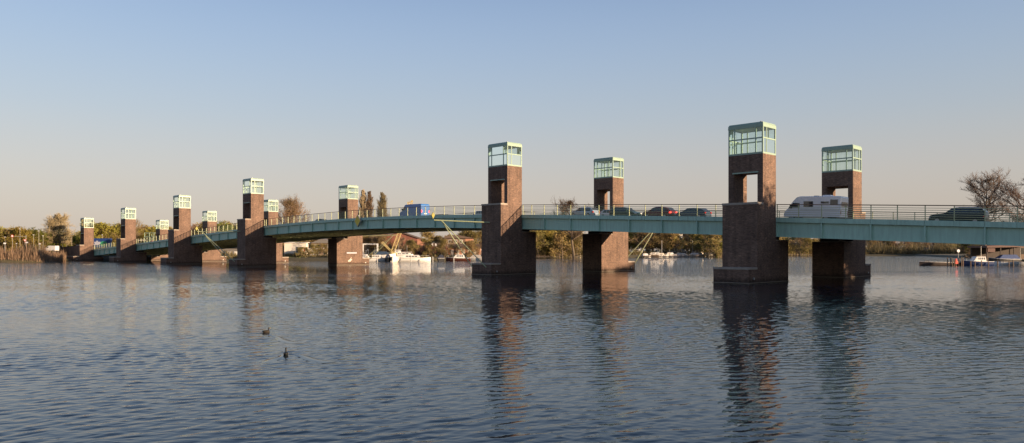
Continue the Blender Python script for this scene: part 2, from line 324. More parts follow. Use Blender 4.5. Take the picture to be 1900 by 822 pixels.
# ---------------------------------------------------------------- ground and water
shore = [(-700,2.5),(200,2.5),(70,3),(61,38),(64,46),(74,66),(100,120),(131,186),(134,206),(138,216),(190,300),(292,545),(226,565),(180,540),(135,485),(100,440),(73,408),(45,395),(28,388),(13,365),(2,345),(-4,300),
         (-12,278),(-28,264),(-46,257),(-62,262),(-81,268),(-108.6,290),(-125,286),(-152,258),(-157,252),(-139,231),(-156,228),(-300,233),(-700,260)]
S = np.array(shore, float)
def sdist(px, py):
    d = np.full(px.shape, 1e9); inside = np.zeros(px.shape, bool); n = len(S)
    for i in range(n):
        ax, ay = S[i]; bx, by = S[(i+1) % n]
        t = np.clip(((px-ax)*(bx-ax)+(py-ay)*(by-ay))/((bx-ax)**2+(by-ay)**2+1e-9), 0, 1)
        d = np.minimum(d, np.hypot(px-ax-t*(bx-ax), py-ay-t*(by-ay)))
        c = ((ay > py) != (by > py)) & (px < (bx-ax)*(py-ay)/(by-ay+1e-12)+ax); inside ^= c
    return np.where(inside, -d, d)
def ground_z(px, py):
    px = np.asarray(px, float); py = np.asarray(py, float); sd = sdist(px, py)
    z = np.clip(sd*.42, -1.6, 1.15)+np.clip((sd-12)*.012, 0, 1.1)
    dx, dy = px-BX, py-BY; a = dx*CT-dy*ST; n = -(dx*ST+dy*CT)
    side = np.clip((17-np.abs(n+11))/6, 0, 1)
    for lo, hi in ((-600, -255), (42, 140)):
        e = np.clip(np.minimum(a-lo, hi-a)/4, 0, 1)*side
        zd = np.interp(a, _ra[:,0], _ra[:,1])-1.75
        z = np.where((e > 0), z*(1-e)+np.maximum(zd, z)*e, z)
    return z
def grid_obj(name, xs, ys, zf, mat):
    gx, gy = np.meshgrid(xs, ys); gz = zf(gx, gy); nx, ny = len(xs), len(ys)
    v = np.stack([gx.ravel(), gy.ravel(), gz.ravel()], 1)
    i = np.arange(nx*ny).reshape(ny, nx); f = np.stack([i[:-1,:-1], i[:-1,1:], i[1:,1:], i[1:,:-1]], -1).reshape(-1, 4)
    me = bpy.data.meshes.new(name); me.from_pydata(v.tolist(), [], f.tolist()); me.update()
    me.polygons.foreach_set('use_smooth', [True]*len(me.polygons))
    o = bpy.data.objects.new(name, me); col.objects.link(o); me.materials.append(mat); return o
xs = np.concatenate([np.linspace(-6000,-420,12)[:-1], np.arange(-420,-180,12), np.arange(-180,330,2.5), np.linspace(330,6000,14)])
ys = np.concatenate([np.linspace(-400,-10,8)[:-1], np.arange(-10,200,4), np.arange(200,310,1.5), np.arange(310,580,4), np.linspace(580,9000,16)])
tag(grid_obj('ground', xs, ys, ground_z, M['grass']), 'grassy lake banks and low land around the bridge', kind='structure')
def water_obj():
    r_ = np.random.default_rng(3)
    ny, nx = 1400, 1500
    t = np.linspace(0, 1, ny); yy = 6+(NEAR1-6)*(t*.30+.70*t**2)
    u = np.linspace(-1, 1, nx)
    gy, gu = np.meshgrid(yy, u, indexing='ij'); gx = gu*(13+.76*gy)
    z = np.zeros_like(gx); nw = 70
    lam = np.exp(r_.uniform(np.log(.12), np.log(.85), nw)); 
    th = R(110)+r_.normal(0, R(24), nw)          # crests lie mostly across the view, as the light wind drives them
    sl = SLOPE*math.sqrt(2/nw)*np.where(lam > .7, .7, 1.0)*r_.uniform(.6, 1.3, nw)
    for L_, a_, s_, ph in zip(lam, th, sl, r_.uniform(0, 6.28, nw)):
        k = 2*math.pi/L_; wx = gx+.35*np.sin(gy*.21+ph)+.2*np.sin(gx*.37+2*ph); 
        # wave groups, so that no train runs on for ever
        env = .55+.65*np.sin((gx*math.sin(a_)-gy*math.cos(a_))*(.5/L_**.5)*.8+ph*3)*np.sin((gx*math.cos(a_)+gy*math.sin(a_))*(.35/L_**.5)+ph*5)
        z += env*s_/k*np.sin(k*(wx*math.cos(a_)+gy*math.sin(a_))+ph)
    patch = 1+.38*np.sin(gx*.11+1.1+.8*np.sin(gy*.17))*np.sin(gy*.23+.6*np.sin(gx*.09))
    fade = np.clip((NEAR1-gy)/(NEAR1-NEAR0), 0, 1)*np.clip((gy-6)/1.5, 0, 1)*np.clip((1-np.abs(gu))/.03, 0, 1)
    z *= patch*fade
    v = np.stack([gx, gy, z], -1).reshape(-1, 3); i = np.arange(ny*nx).reshape(ny, nx)
    f = np.stack([i[:-1,:-1], i[:-1,1:], i[1:,1:], i[1:,:-1]], -1).reshape(-1, 4)
    B = len(v); w0, w1 = 5+.8*6, 5+.8*NEAR1
    ex = np.array([(-1500,-5,0),(1500,-5,0),(1500,900,0),(-1500,900,0)], float); v = np.vstack([v, ex])
    c = [i[0,0], i[0,-1], i[-1,-1], i[-1,0]]; rim = [list(i[0,:]), list(i[:,-1]), list(i[-1,::-1]), list(i[::-1,0])]
    loops = f.ravel().tolist(); sizes = [4]*len(f)
    for q in range(4):
        poly = [B+q, B+(q+1) % 4]+rim[q][::-1]; loops += [int(k) for k in poly]; sizes.append(len(poly))
    me = bpy.data.meshes.new('water'); me.vertices.add(len(v)); me.vertices.foreach_set('co', v.ravel())
    me.loops.add(len(loops)); me.loops.foreach_set('vertex_index', loops)
    st = np.concatenate([[0], np.cumsum(sizes)[:-1]]); me.polygons.add(len(sizes)); me.polygons.foreach_set('loop_start', st.astype(int)); me.polygons.foreach_set('loop_total', sizes)
    me.update(calc_edges=True); me.polygons.foreach_set('use_smooth', [True]*len(f)+[False]*4)
    o = bpy.data.objects.new('water', me); col.objects.link(o); me.materials.append(M['water']); return o
SLOPE = .112
tag(water_obj(), 'rippled dark blue lake water under the bridge', kind='structure')
def gz(x, y): return float(ground_z(np.array([x]), np.array([y]))[0])

# ---------------------------------------------------------------- the bridge piers
ordf = ['rightmost', 'second from right', 'third from right', 'third from left', 'second from left', 'leftmost']
def pier(i, sy):
    a = POS[i]; zl = ZL[i]; zb = zrail(a)+.06; zp = 1.75; zped = zt(a-2)-2.15-.45
    root = empty('bridge_pier', BW(a, 0 if sy < 0 else -WID), -TH)
    row = 'near row' if sy < 0 else 'far row'
    extra = ['of the tall open portal', 'beside the signal arm', 'at the left end of the main span', 'of middle height', 'near the left bank', 'at the left bank'][i]
    look = {(0,-1):'tallest brick pier tower with open portal and glass lantern, near row right of picture',
            (0,1):'brick pier tower with glass lantern standing behind the white motorhome',
            (1,-1):'near row brick pier tower in the middle, signal arm pointing left from it',
            (1,1):'far row brick pier tower with glass lantern behind the queue of dark cars',
            (2,-1):'near row brick pier tower with glass lantern at the left end of the longest span',
            (2,1):'far row brick pier tower with grey plaque and white splash, left of the blue van',
            (3,-1):'near row brick pier tower with lantern, third tower from the left bank',
            (3,1):'far row brick pier tower whose lantern just clears the largest left tower',
            (4,-1):'near row brick pier tower with lantern, second tower from the left bank',
            (4,1):'far row brick pier tower seen above the rail right of the third near tower',
            (5,-1):'smallest near row brick pier tower, joined to the left abutment wall',
            (5,1):'smallest far row brick pier tower, with the round red sign at its edge'}[(i, sy)]
    tag(root, look, 'bridge tower', 'brick bridge towers in two rows')
    Y = lambda n: sy*n                       # n outward from the deck edge
    b = MB(); zi = zl-1.95; xl, xr = -AW*.845, -AW*.157
    b.box(-AW,0, Y(-T0),Y(0), -2,zped-.1); b.box(-AW,0, Y(0),Y(T1), -2,zb); b.box(-AW,0, Y(T1),Y(T2), -2,zb-.24); b.box(-AW,0, Y(T2),Y(T3), -2,zp-.22)
    b.box(-AW,xl, Y(0),Y(T1), zb,zi); b.box(xr,0, Y(0),Y(T1), zb,zi); b.box(-AW,0, Y(0),Y(T1), zi,zl)
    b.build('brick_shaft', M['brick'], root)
    MB().box(-AW-.04,.04, Y(T1+.003),Y(T2+.05), zb-.237,zb+.0).build('coping', M['coping'], root)
    MB().box(-AW-.04,.04, Y(T2+.003),Y(T3+.05), zp-.217,zp).build('coping', M['coping'], root)
    MB().box(-AW-.03,.03, Y(-T0-.04),Y(-.003), zped-.097,zped).build('coping', M['coping'], root)
    MB().box(-AW-.09,.09, Y(-T0-.09),Y(T3+.09), .04,.13).build('waterline_ledge', M['ledge'], root)
    MB().box(xl-.12,xr+.12, Y(T1-.05),Y(T1+.07), zi-.12,zi+.02).build('lintel', M['lantern'], root)
    MB().box(-AW*.8,-AW*.2, Y(-T0+.5),Y(-.35), zped+.003,zped+.44).build('bearing', M['dark'], root)
    # glass lantern
    H = 3.5; fr = MB(); pw = .15
    cx = (-AW, 0); cy = (0, T1)
    cols_x = [-AW*(1-.18), -AW*(1-.79)]; cols_y = [T1*(1-.29)]
    zb0, zm, ztp = .20, H*.50, H*.84
    for x0 in (-AW, -pw):
        for y0 in (0, T1-pw): fr.box(x0, x0+pw, Y(y0), Y(y0+pw), zl+.002, zl+ztp)
    for z0, z1 in ((.002, zb0), (zm-.07, zm+.07)):
        e = .004
        fr.box(-AW+pw,-pw, Y(e),Y(.11), zl+z0,zl+z1); fr.box(-AW+pw,-pw, Y(T1-.11),Y(T1-e), zl+z0,zl+z1)
        fr.box(-AW+e,-AW+.11, Y(pw),Y(T1-pw), zl+z0,zl+z1); fr.box(-.11,-e, Y(pw),Y(T1-pw), zl+z0,zl+z1)
    for x in cols_x:
        for y0, y1 in ((.008,.1),(T1-.1,T1-.008)):
            fr.box(x-.06,x+.06, Y(y0),Y(y1), zl+zb0,zl+zm-.07); fr.box(x-.06,x+.06, Y(y0),Y(y1), zl+zm+.07,zl+ztp)
    for y in cols_y:
        for x0, x1 in ((-AW+.008,-AW+.1),(-.1,-.008)):
            fr.box(x0,x1, Y(y-.06),Y(y+.06), zl+zb0,zl+zm-.07); fr.box(x0,x1, Y(y-.06),Y(y+.06), zl+zm+.07,zl+ztp)
    frame = fr.build('lantern_frame', M['lantern'], root)
    rf = MB(); rf.box(-AW-.03,.03, Y(-.03),Y(T1+.03), zl+ztp+.002,zl+ztp+.16)
    y0, y1 = sorted((Y(-.02), Y(T1+.02))); i_ = .09
    rf.box(-AW-.015,.015, y0+.003,y1-.003, zl+ztp+.162, zl+H-.2)
    rf.frustum(-AW-.02,.02,y0,y1,zl+H-.198, -AW+i_,-i_,y0+i_+.02,y1-i_-.02,zl+H)
    rf.build('lantern_roof', M['lantern'], root)
    # a few small fittings on the roof edge that break the outline
    MB().box(-.55,-.35, Y(T1-.5),Y(T1-.35), zl+H-.05,zl+H+.1).build('roof_fitting', M['galv'], root)
    gx = [-AW+pw]+[c for c in cols_x]+[-pw]; gy = [pw]+cols_y+[T1-pw]
    for za, zc in ((zb0, zm-.07), (zm+.07, ztp)):
        for k in range(3):
            for yy in (.05, T1-.05):
                MB().pane(gx[k]+(.06 if k else 0), gx[k+1]-(.06 if k < 2 else 0), Y(yy),Y(yy), zl+za,zl+zc, flat='y').build('glass_pane', M['glass'], frame)
        for k in range(2):
            for xx in (-AW+.05, -.05):
                MB().pane(xx,xx, Y(gy[k]+(.06 if k else 0)),Y(gy[k+1]-(.06 if k < 1 else 0)), zl+za,zl+zc, flat='x').build('glass_pane', M['glass'], frame)
    # pipes and a walkway beam inside
    MB().bar((-AW+.2, Y(T1*.55), zl+zm-.25), (-.2, Y(T1*.55), zl+zm-.25), .1, .12).build('inner_beam', M['lantern'], root)
    # pale mooring bolt low on the plinth
    MB().disc((.05, Y(T3-1.1), .55), .13, .12, 'x', 12).build('mooring_bolt', M['galv'], root)
    return root
piers = {}
for i in range(6):
    for sy in (-1, 1): piers[i, sy] = pier(i, sy)
# plaque and white splash on the far tower at the left end of the main span
r = piers[2, 1]
pq = MB().box(.01,.05, -.3,2.6, 2.85,3.2).build('plaque', M['plaque'], r)
lt = MB()
for k in range(9): lt.box(.052,.058, -.1+k*.29, .06+k*.29, 2.96+.02*(k%2), 3.09)
lt.build('faded_lettering', M['letter'], pq)
sp = MB()
for (y, z, a_, b_) in ((.9,1.5,.18,.42),(1.0,1.9,.1,.25),(.7,1.15,.3,.16),(1.15,1.3,.12,.3),(.3,1.0,.2,.08)): sp.disc((.012+.002*a_, y, z), a_, .01, 'x', 9)
sp.build('white_splash', M['whitewash'], r)

# ---------------------------------------------------------------- abutments
def abut(a0, a1, zoff, sy, label):
    root = empty('abutment_wall', BW(a0, 0 if sy < 0 else -WID), -TH); tag(root, label, 'abutment')
    L_ = a1-a0; b = MB(); y = lambda n: sy*n
    za, zc = zrail(a0)-.1, zrail(a1)-.1
    lo = -.6
    def blk(x0, x1, n0, n1, z0, z1): b.add([(x0,y(n0),lo),(x1,y(n0),lo),(x1,y(n1),lo),(x0,y(n1),lo),(x0,y(n0),z0),(x1,y(n0),z1),(x1,y(n1),z1),(x0,y(n1),z0)], [(0,3,2,1),(4,5,6,7),(0,1,5,4),(1,2,6,5),(2,3,7,6),(3,0,4,7)])
    blk(0, L_, T1+.4, T2-.003, za-.15, zc-.15); blk(0, L_, T2, T3-.004, 1.55, 1.55); blk(0, L_, -.5, T1+.397, za-1.7, zc-1.7)
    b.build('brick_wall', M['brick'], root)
    c = MB(); c.add([(0,y(T1+.35),za-.147),(L_,y(T1+.35),zc-.147),(L_,y(T2+.04),zc-.147),(0,y(T2+.04),za-.147),(0,y(T1+.35),za),(L_,y(T1+.35),zc),(L_,y(T2+.04),zc),(0,y(T2+.04),za)], [(0,3,2,1),(4,5,6,7),(0,1,5,4),(1,2,6,5),(2,3,7,6),(3,0,4,7)])
    c.build('coping', M['brick'], root)
    MB().box(0, L_, y(T2+.003), y(T3+.03), 1.553, 1.72).build('coping', M['coping'], root)
    return root
abut(-276, -249.7-AW-.003, 0, -1, 'long dark brick abutment wall at the left bank, in front of the road')
abut(-276, -249.7-AW-.003, 0, 1, 'brick abutment wall on the far side of the road at the left bank')
abut(38.5, 62, 0, -1, 'brick abutment wall where the bridge meets the right bank')
abut(38.5, 62, 0, 1, 'far side brick abutment wall on the right bank')

# ---------------------------------------------------------------- the deck, span by span
edges = [45, POS[0]-AW/2, POS[1]-AW/2, POS[2]-AW/2, POS[3]-AW/2, POS[4]-AW/2, POS[5]-AW/2-1.2]
rails = [(38.3, POS[0]), (POS[0]-AW, POS[1]), (POS[1]-AW, POS[2]), (POS[2]-AW, POS[3]), (POS[3]-AW, POS[4]), (POS[4]-AW, POS[5])]
slabels = ['green steel girder span at the right edge, carrying the white motorhome', 'green steel girder span between the two big right hand towers, carrying the queue of cars',
           'longest green steel span, arched, with the yellow diamond sign and the blue van', 'green steel girder span just left of the longest span, with the signal arm in front',
           'short green steel girder span between the second and third towers from the left', 'leftmost green steel girder span next to the bank, carrying the blue lorry']
def span(i):
    a1, a0 = edges[i], edges[i+1]
    O = BW(a0, 0); root = empty('bridge_span', O, -TH); tag(root, slabels[i], 'bridge span', 'green girder spans of the bridge')
    n_ = max(8, int((a1-a0)/2)); A = [a0+(a1-a0)*k/n_ for k in range(n_+1)]
    def strip(mb, n0, n1, f0, f1, A=A):       # a bar running along the deck, section n0..n1, z f0(a)..f1(a)
        y0, y1 = sorted((-n0, -n1))
        mb.loft([[(a-a0,y0,f0(a)),(a-a0,y1,f0(a)),(a-a0,y1,f1(a)),(a-a0,y0,f1(a))] for a in A])
    ins = .0
    # slab
    m = MB(); strip(m, -.05, -WID+.05, lambda a: zt(a)-.45, lambda a: zt(a)-.24); m.build('deck_slab', M['concrete'], root)
    m = MB(); strip(m, -3.35, -WID+3.35, lambda a: zt(a)-.236, lambda a: zt(a)-.2); m.build('roadway', M['asphalt'], root)
    for n0, n1 in ((-.12,-3.3),(-WID+3.3,-WID+.12)):
        m = MB(); strip(m, n0, n1, lambda a: zt(a)-.236, lambda a: zt(a)-.07); m.build('walkway', M['paving'], root)
    m = MB()
    k = a0+2
    while k < a1-3:
        for nn in (-7.2, -11.1, -15.0):
            z0, z1 = zt(k)-.196, zt(k+3)-.196
            m.add([(k-a0,-nn-.07,z0),(k+3-a0,-nn-.07,z1),(k+3-a0,-nn+.07,z1),(k-a0,-nn+.07,z0)], [(0,1,2,3)])
        k += 6
    m.build('lane_marking', M['marking'], root)
    for side in (0, 1):
        o = (lambda n: n) if side == 0 else (lambda n: -WID-n)
        m = MB(); strip(m, o(-.36), o(-.3), lambda a: zt(a)-2.12, lambda a: zt(a)-.5)
        strip(m, o(-.52), o(.02), lambda a: zt(a)-2.17, lambda a: zt(a)-2.122)
        g = m.build('girder', M['green'], root)
        m = MB(); k = math.ceil(a0/2.54)
        while k*2.54 < a1-.01:
            s0 = max(k*2.54, a0)+.012; s1 = min((k+1)*2.54, a1)-.012
            if s1-s0 > .2: strip(m, o(-.09), o(.03), lambda a: zt(a)-.53, lambda a: zt(a), [s0, (s0+s1)/2, s1])
            k += 1
        m.build('edge_fascia', M['green'], g)
        st = []
        k = math.ceil(a0/5.08)
        while k*5.08 < a1:
            a = k*5.08
            if side == 0:
                MB().box(a-a0-.07, a-a0+.07, -o(-.297), -o(-.03), zt(a)-2.118, zt(a)-.535).build('stiffener', M['green'], g)
            k += 1
        # railing
        rr = rails[i]; ra, rb = rr[1]+.02, rr[0]-.02
        RA = [ra+(rb-ra)*k/n_ for k in range(n_+1)]; nn = -.12
        m = MB()
        for q in range(6): strip(m, o(nn-.02), o(nn+.02), lambda a: zt(a)+.12+q*.21, lambda a: zt(a)+.17+q*.21, RA)
        rl = m.build('railing', M['post'], root)
        m = MB(); strip(m, o(nn-.07), o(nn+.07), lambda a: zrail(a)-.09, lambda a: zrail(a), RA); m.build('handrail', M['brownrail'], rl)
        k = math.ceil((ra+.1)/2.54)
        ks = []
        while k*2.54 < rb-.1: ks.append(k*2.54); k += 1
        for a in ks+[ra+.06, rb-.06]:
            MB().box(a-a0-.035, a-a0+.035, -o(nn-.075), -o(nn+.022), zt(a)-.05, zrail(a)-.093).build('rail_post', M['post'], rl)
    m = MB()
    for n0 in (-7.4, -14.8): strip(m, n0-.05, n0+.05, lambda a: zt(a)-1.95, lambda a: zt(a)-.452); strip(m, n0-.2, n0+.2, lambda a: zt(a)-1.99, lambda a: zt(a)-1.953)
    m.build('inner_girder', M['dark'], root)
    m = MB(); k = math.ceil((a0+.3)/2.54)
    while k*2.54 < a1-.3:
        a = k*2.54; z = zt(a)
        for n0, n1 in ((-.42,-7.3),(-7.5,-14.7),(-14.9,-WID+.42)):
            m.box(a-a0-.02, a-a0+.02, -n0,-n1, z-2.03, z-.5); m.box(a-a0-.2, a-a0+.2, -n0-.0,-n1, z-2.08, z-2.033)
        k += 1
    m.build('cross_beams', M['under'], root)
    return root
spans = [span(i) for i in range(6)]
# yellow diamond on the longest span
def diamond(mb, c, r, t, rx=.62):
    x, y, z = c
    mb.add([(x-r*rx,y-t,z),(x,y-t,z-r),(x+r*rx,y-t,z),(x,y-t,z+r),(x-r*rx,y+t,z),(x,y+t,z-r),(x+r*rx,y+t,z),(x,y+t,z+r)], [(0,1,2,3),(7,6,5,4),(0,4,5,1),(1,5,6,2),(2,6,7,3),(3,7,4,0)])
ad = -83.6
dm = MB(); diamond(dm, (0,0,0), 1.15, .17, .9)
d = dm.build('navigation_sign', M['galv'], None, loc=BW(ad, .32, zt(ad)-.62), rz=-TH); tag(d, 'yellow diamond sign on the outside of the longest span', 'navigation sign')
dm = MB(); diamond(dm, (0,-.18,0), 1.05, .006, .9); dm.build('yellow_face', M['yellow'], d)

# signal arms: a diamond at the tip of a tubular bracket
def arm(pierpos, sy, direction, label, reach=3.2, tipz=8.05, rootz=7.75):
    base = BW(pierpos, 0 if sy < 0 else -WID); root = empty('signal_arm', base, -TH); tag(root, label, 'signal arm', 'tubular signal arms on the bridge towers')
    y = lambda n: sy*n
    if direction < 0: xe, xt = -AW, -AW-reach; f1, f2, hr = -AW+.25, -.9, -2.2
    else: xe, xt = 0, reach; f1, f2, hr = -.25, -3.2, -2.0
    tip = Vector((xt, y(9.5), tipz))
    for f in (f1, f2): MB().tube((f, y(T3+.14), 1.15), tip+Vector((0,0,-.05)), .075, n=10).build('strut', M['arm'], root)
    MB().tube((hr, y(T2+.12), rootz), tip, .09, n=10).build('boom', M['arm'], root)
    MB().tube(tip, tip+Vector((direction*.8, y(.75), .05)), .1, n=10).build('tip_bar', M['arm'], root)
    s = MB(); diamond(s, (0,0,0), .5, .05, .7)
    o = s.build('sign_plate', M['signolive'], root, loc=tip+Vector((direction*.9, y(.9), .75)), rz=R(100))
    return root
arm(POS[1], -1, -1, 'near tubular signal arm reaching left in front of the longest span')
arm(POS[2], -1, -1, 'near tubular signal arm reaching left from the left end tower of the longest span', 7.07, 7.94, 8.0)
arm(POS[2], 1, 1, 'far tubular signal arm reaching right above the white boats', 6.0, 7.5, 7.3)
arm(POS[1], 1, 1, 'far tubular signal arm, only two slanting struts seen under the deck', 2.6, 8.3, 7.8)

exec_marker = None
# ---------------------------------------------------------------- vehicles (local: x forward, z up, wheels on z=0)
def wheel(parent, x, y, r=.32, w=.2):
    t = MB().disc((0,0,0), r, w, 'y', 18).build('wheel', M['tyre'], parent, loc=(x,y,r)); s = 1 if y > 0 else -1
    MB().disc((0, s*(w/2+.006), 0), r*.62, .012, 'y', 14).build('rim', M['rim'], t)
def place(root, a, n, heading):               # heading +1: front to the right bank
    sl = (zt(a+1)-zt(a-1))/2
    root.location = BW(a, n, zt(a)-.198); root.rotation_euler = (0, math.atan(-sl)*heading, -TH+(0 if heading > 0 else math.pi))
def car(body, label, L=4.5, W=1.76, H=1.45, kind='wagon', lit=False, rack=False):
    root = empty('car'); tag(root, label, 'car', 'vehicles crossing the bridge'); h = L/2; g = .18
    belt = .62*H
    # stations: x, z of belt/hood line, z of top, half width top factor
    if kind == 'wagon': st = [(-h,.55,.56),(-h+.08,belt*.98,H*.72),(-h+.42,belt,H*.97),(-h+1.0,belt,H),(.1,belt,H),(.45,belt,H*.96),(1.1,belt*.99,belt*1.02),(h-.5,belt*.90,belt*.91),(h-.1,belt*.74,belt*.75),(h,.48,.49)]
    elif kind == 'hatch': st = [(-h,.55,.56),(-h+.1,belt,belt*1.04),(-h+.75,belt,H*.96),(-.5,belt,H),(.15,belt,H*.985),(.5,belt,H*.93),(1.15,belt*.98,belt*1.0),(h-.45,belt*.88,belt*.89),(h-.08,belt*.7,belt*.71),(h,.46,.47)]
    elif kind == 'suv': st = [(-h,.7,.71),(-h+.1,belt,H*.8),(-h+.4,belt,H*.97),(-.9,belt,H),(.2,belt,H*.99),(.55,belt,H*.95),(1.15,belt*.98,belt*1.02),(h-.4,belt*.92,belt*.93),(h-.08,belt*.75,belt*.76),(h,.55,.56)]
    else: st = [(-h,.55,.56),(-h+.1,belt*.95,belt*.96),(-h+.8,belt,belt*1.02),(-h+1.4,belt,H*.96),(-.2,belt,H),(.3,belt,H*.97),(1.0,belt*.98,belt*1.0),(h-.45,belt*.88,belt*.89),(h-.08,belt*.7,belt*.71),(h,.46,.47)]
    rings = []; w = W/2
    for x, zb_, z1 in st:
        e = 1-.16*max(0, (abs(x)-h+.5)/.5); t = (z1-zb_)/max(H-belt, .01); wt = w*e*(1-.2*min(1, max(t, 0)))
        rings.append([(x,-w*e*.96,g),(x,-w*e,g+.2),(x,-w*e,zb_),(x,-wt,z1-.04*t),(x,-wt*.8,z1),(x,wt*.8,z1),(x,wt,z1-.04*t),(x,w*e,zb_),(x,w*e,g+.2),(x,w*e*.96,g)])
    b = MB().loft(rings).build('body', body, root, smooth=True)
    md = b.modifiers.new('edges', 'EDGE_SPLIT'); md.split_angle = R(38)
    # side glass follows the greenhouse
    cab = [(x, zb_, z1) for x, zb_, z1 in st if z1-zb_ > .3*(H-belt)]
    x0, x1 = cab[0][0]+.15, cab[-1][0]; nx = 3
    for s in (-1, 1):
        for q in range(nx):
            xa = x0+(x1-x0)*q/nx+.04; xb = x0+(x1-x0)*(q+1)/nx-.04
            lo = belt+.03; hi = H*.91
            ins = lambda z: s*(w-(w*.2)*(z-belt)/(H-belt)+.012)
            xb2 = xb+.35 if q == nx-1 else xb; xa2 = xa-.18 if q == 0 else xa
            xa2 = max(xa2, -h+.35)
            MB().add([(xa2,ins(lo),lo),(xb2,ins(lo),lo),(xb,ins(hi),hi),(xa,ins(hi),hi),(xa2,ins(lo)-s*.01,lo),(xb2,ins(lo)-s*.01,lo),(xb,ins(hi)-s*.01,hi),(xa,ins(hi)-s*.01,hi)],
                     [(0,1,2,3),(7,6,5,4),(0,4,5,1),(1,5,6,2),(2,6,7,3),(3,7,4,0)]).build('side_window', M['cglass'], root)
    # screens
    fi = [k for k in range(len(st)) if st[k] == cab[-1]][0]; (xa, _, za), (xb, _, zb2) = st[fi], st[fi+1]
    def screen(xa, za, xb, zb_, name, up):
        d = Vector((xb-xa, 0, zb_-za)); nrm = Vector((-d.z, 0, d.x)).normalized()*(.02 if d.x > 0 else -.02)
        if nrm.z < 0: nrm = -nrm
        p0 = Vector((xa,0,za))+d*.08; p1 = Vector((xa,0,za))+d*.9; w0, w1 = w*.66, w*.74
        vs = [p0+Vector((0,-w0,0))+nrm, p0+Vector((0,w0,0))+nrm, p1+Vector((0,w1,0))+nrm, p1+Vector((0,-w1,0))+nrm]
        MB().add(vs, [(0,1,2,3)]).build(name, M['cglass'], root)
    screen(xa, za, xb, zb2, 'windscreen', 1)
    ri = [k for k in range(len(st)) if st[k] == cab[0]][0]; screen(st[ri][0], st[ri][2], st[max(ri-1,1)][0]-.02, st[max(ri-1,1)][2], 'rear_window', 1)
    for s in (-1, 1):
        wheel(root, -h+.85, s*(w-.1)); wheel(root, h-.85, s*(w-.1))
        MB().box(-h+.02,-h+.2, s*(w-.32),s*(w*.93), .68,.92).build('tail_light', M['taillit'] if lit else M['tail'], root)
        MB().box(h-.28,h-.05, s*(w-.42),s*(w*.9), .56,.7).build('headlight', M['head'], root)
        MB().box(.75,.9, s*w,s*(w+.16), belt,belt+.14).build('door_mirror', body, root)
    if rack:
        for s in (-1, 1): MB().bar((-h+.6, s*w*.66, H+.06), (.2, s*w*.66, H+.06), .04, .04).build('roof_rail', M['galv'], root)
    return root
c = car(M['carsilver'], 'silver blue estate car, leftmost in the queue before the far tower', kind='wagon', rack=True); place(c, -32.2, -5.2, -1)
c = car(M['white'], 'white car mostly hidden behind the silver blue estate car', L=4.3, kind='hatch'); place(c, -32.5, -12.5, 1)
c = car(M['carblack'], 'low black saloon passing just right of the silver blue estate', L=4.4, H=1.38, kind='saloon'); place(c, -27.6, -9.0, -1)
c = car(M['cargreen'], 'dark green estate car between the two dark saloons, before the far tower foot', L=4.6, H=1.5, kind='wagon'); place(c, -24.7, -5.2, 1)
c = car(M['carred'], 'dark red hatchback with its red tail lamps glowing', L=4.6, H=1.56, kind='hatch', lit=True); place(c, -19.1, -5.2, -1)
c = car(M['carblue'], 'dark blue car close left of the tallest tower', L=4.6, H=1.42, kind='hatch'); place(c, -13.9, -5.2, -1)
c = car(M['carblack'], 'large black estate car near the right edge of the bridge', L=5.1, W=1.85, H=1.66, kind='wagon', rack=True); place(c, 16.7, -5.6, -1)
c = car(M['carblack'], 'small dark car low behind the rail on the left half of the longest span', L=4.4, H=1.5, kind='hatch'); place(c, -113.5, -9, -1)
c = car(M['white'], 'pale car glinting behind the rail right of the blue van', L=4.3, H=1.45, kind='hatch'); place(c, -62.5, -13.0, 1)
c = car(M['carsilver'], 'silver car at the very right edge of the bridge', L=4.4, H=1.45, kind='wagon'); place(c, 26.6, -6.5, -1)

def van():
    root = empty('van'); tag(root, 'bright blue panel van driving left over the longest span', 'van', 'vehicles crossing the bridge')
    L_, w, H = 6.9, .98, 2.6; h = L_/2
    prof = [(-h,.35),(-h,H-.25),(-h+.12,H-.03),(-h+.3,H),(h-2.3,H),(h-1.9,H-.1),(h-1.15,1.6),(h-.98,1.42),(h-.25,1.12),(h-.03,.9),(h,.4)]
    rings = []
    for s in (-1, -.86, .86, 1):
        rings.append([(x*(1 if abs(s) < .9 else .985), s*w, z if abs(s) < .9 else min(z, H-.1)) for x, z in prof])
    MB().loft(rings).build('body', M['blue'], root)
    for s in (-1, 1):
        MB().add([(h-2.2,s*(w+.006),1.5),(h-1.15,s*(w+.006),1.5),(h-1.65,s*(w+.006),2.15),(h-2.2,s*(w+.006),2.15)], [(0,1,2,3)]).build('side_window', M['cglass'], root)
        wheel(root, -h+1.2, s*(w-.12), .34, .22); wheel(root, h-1.05, s*(w-.12), .34, .22)
        MB().box(-h-.02,-h+.02, s*(w-.17),s*(w-.03), 1.0,1.45).build('tail_light', M['taillit'], root)
        MB().box(h-1.3,h-1.15, s*w,s*(w+.22), 1.55,1.85).build('door_mirror', M['dark'], root)
    MB().add([(h-1.9+.02,-w*.8,H-.12),(h-1.9+.02,w*.8,H-.12),(h-1.15+.02,w*.84,1.64),(h-1.15+.02,-w*.84,1.64)], [(0,1,2,3)]).build('windscreen', M['cglass'], root)
    MB().box(-h-.012,-h-.002, -.008,.008, .5,H-.3).build('rear_door_seam', M['dark'], root)
    MB().box(-h-.025,-h-.002, -.3,.3, .72,.86).build('number_plate', M['signwhite'], root)
    return root
place(van(), -73.9, -5.6, -1)
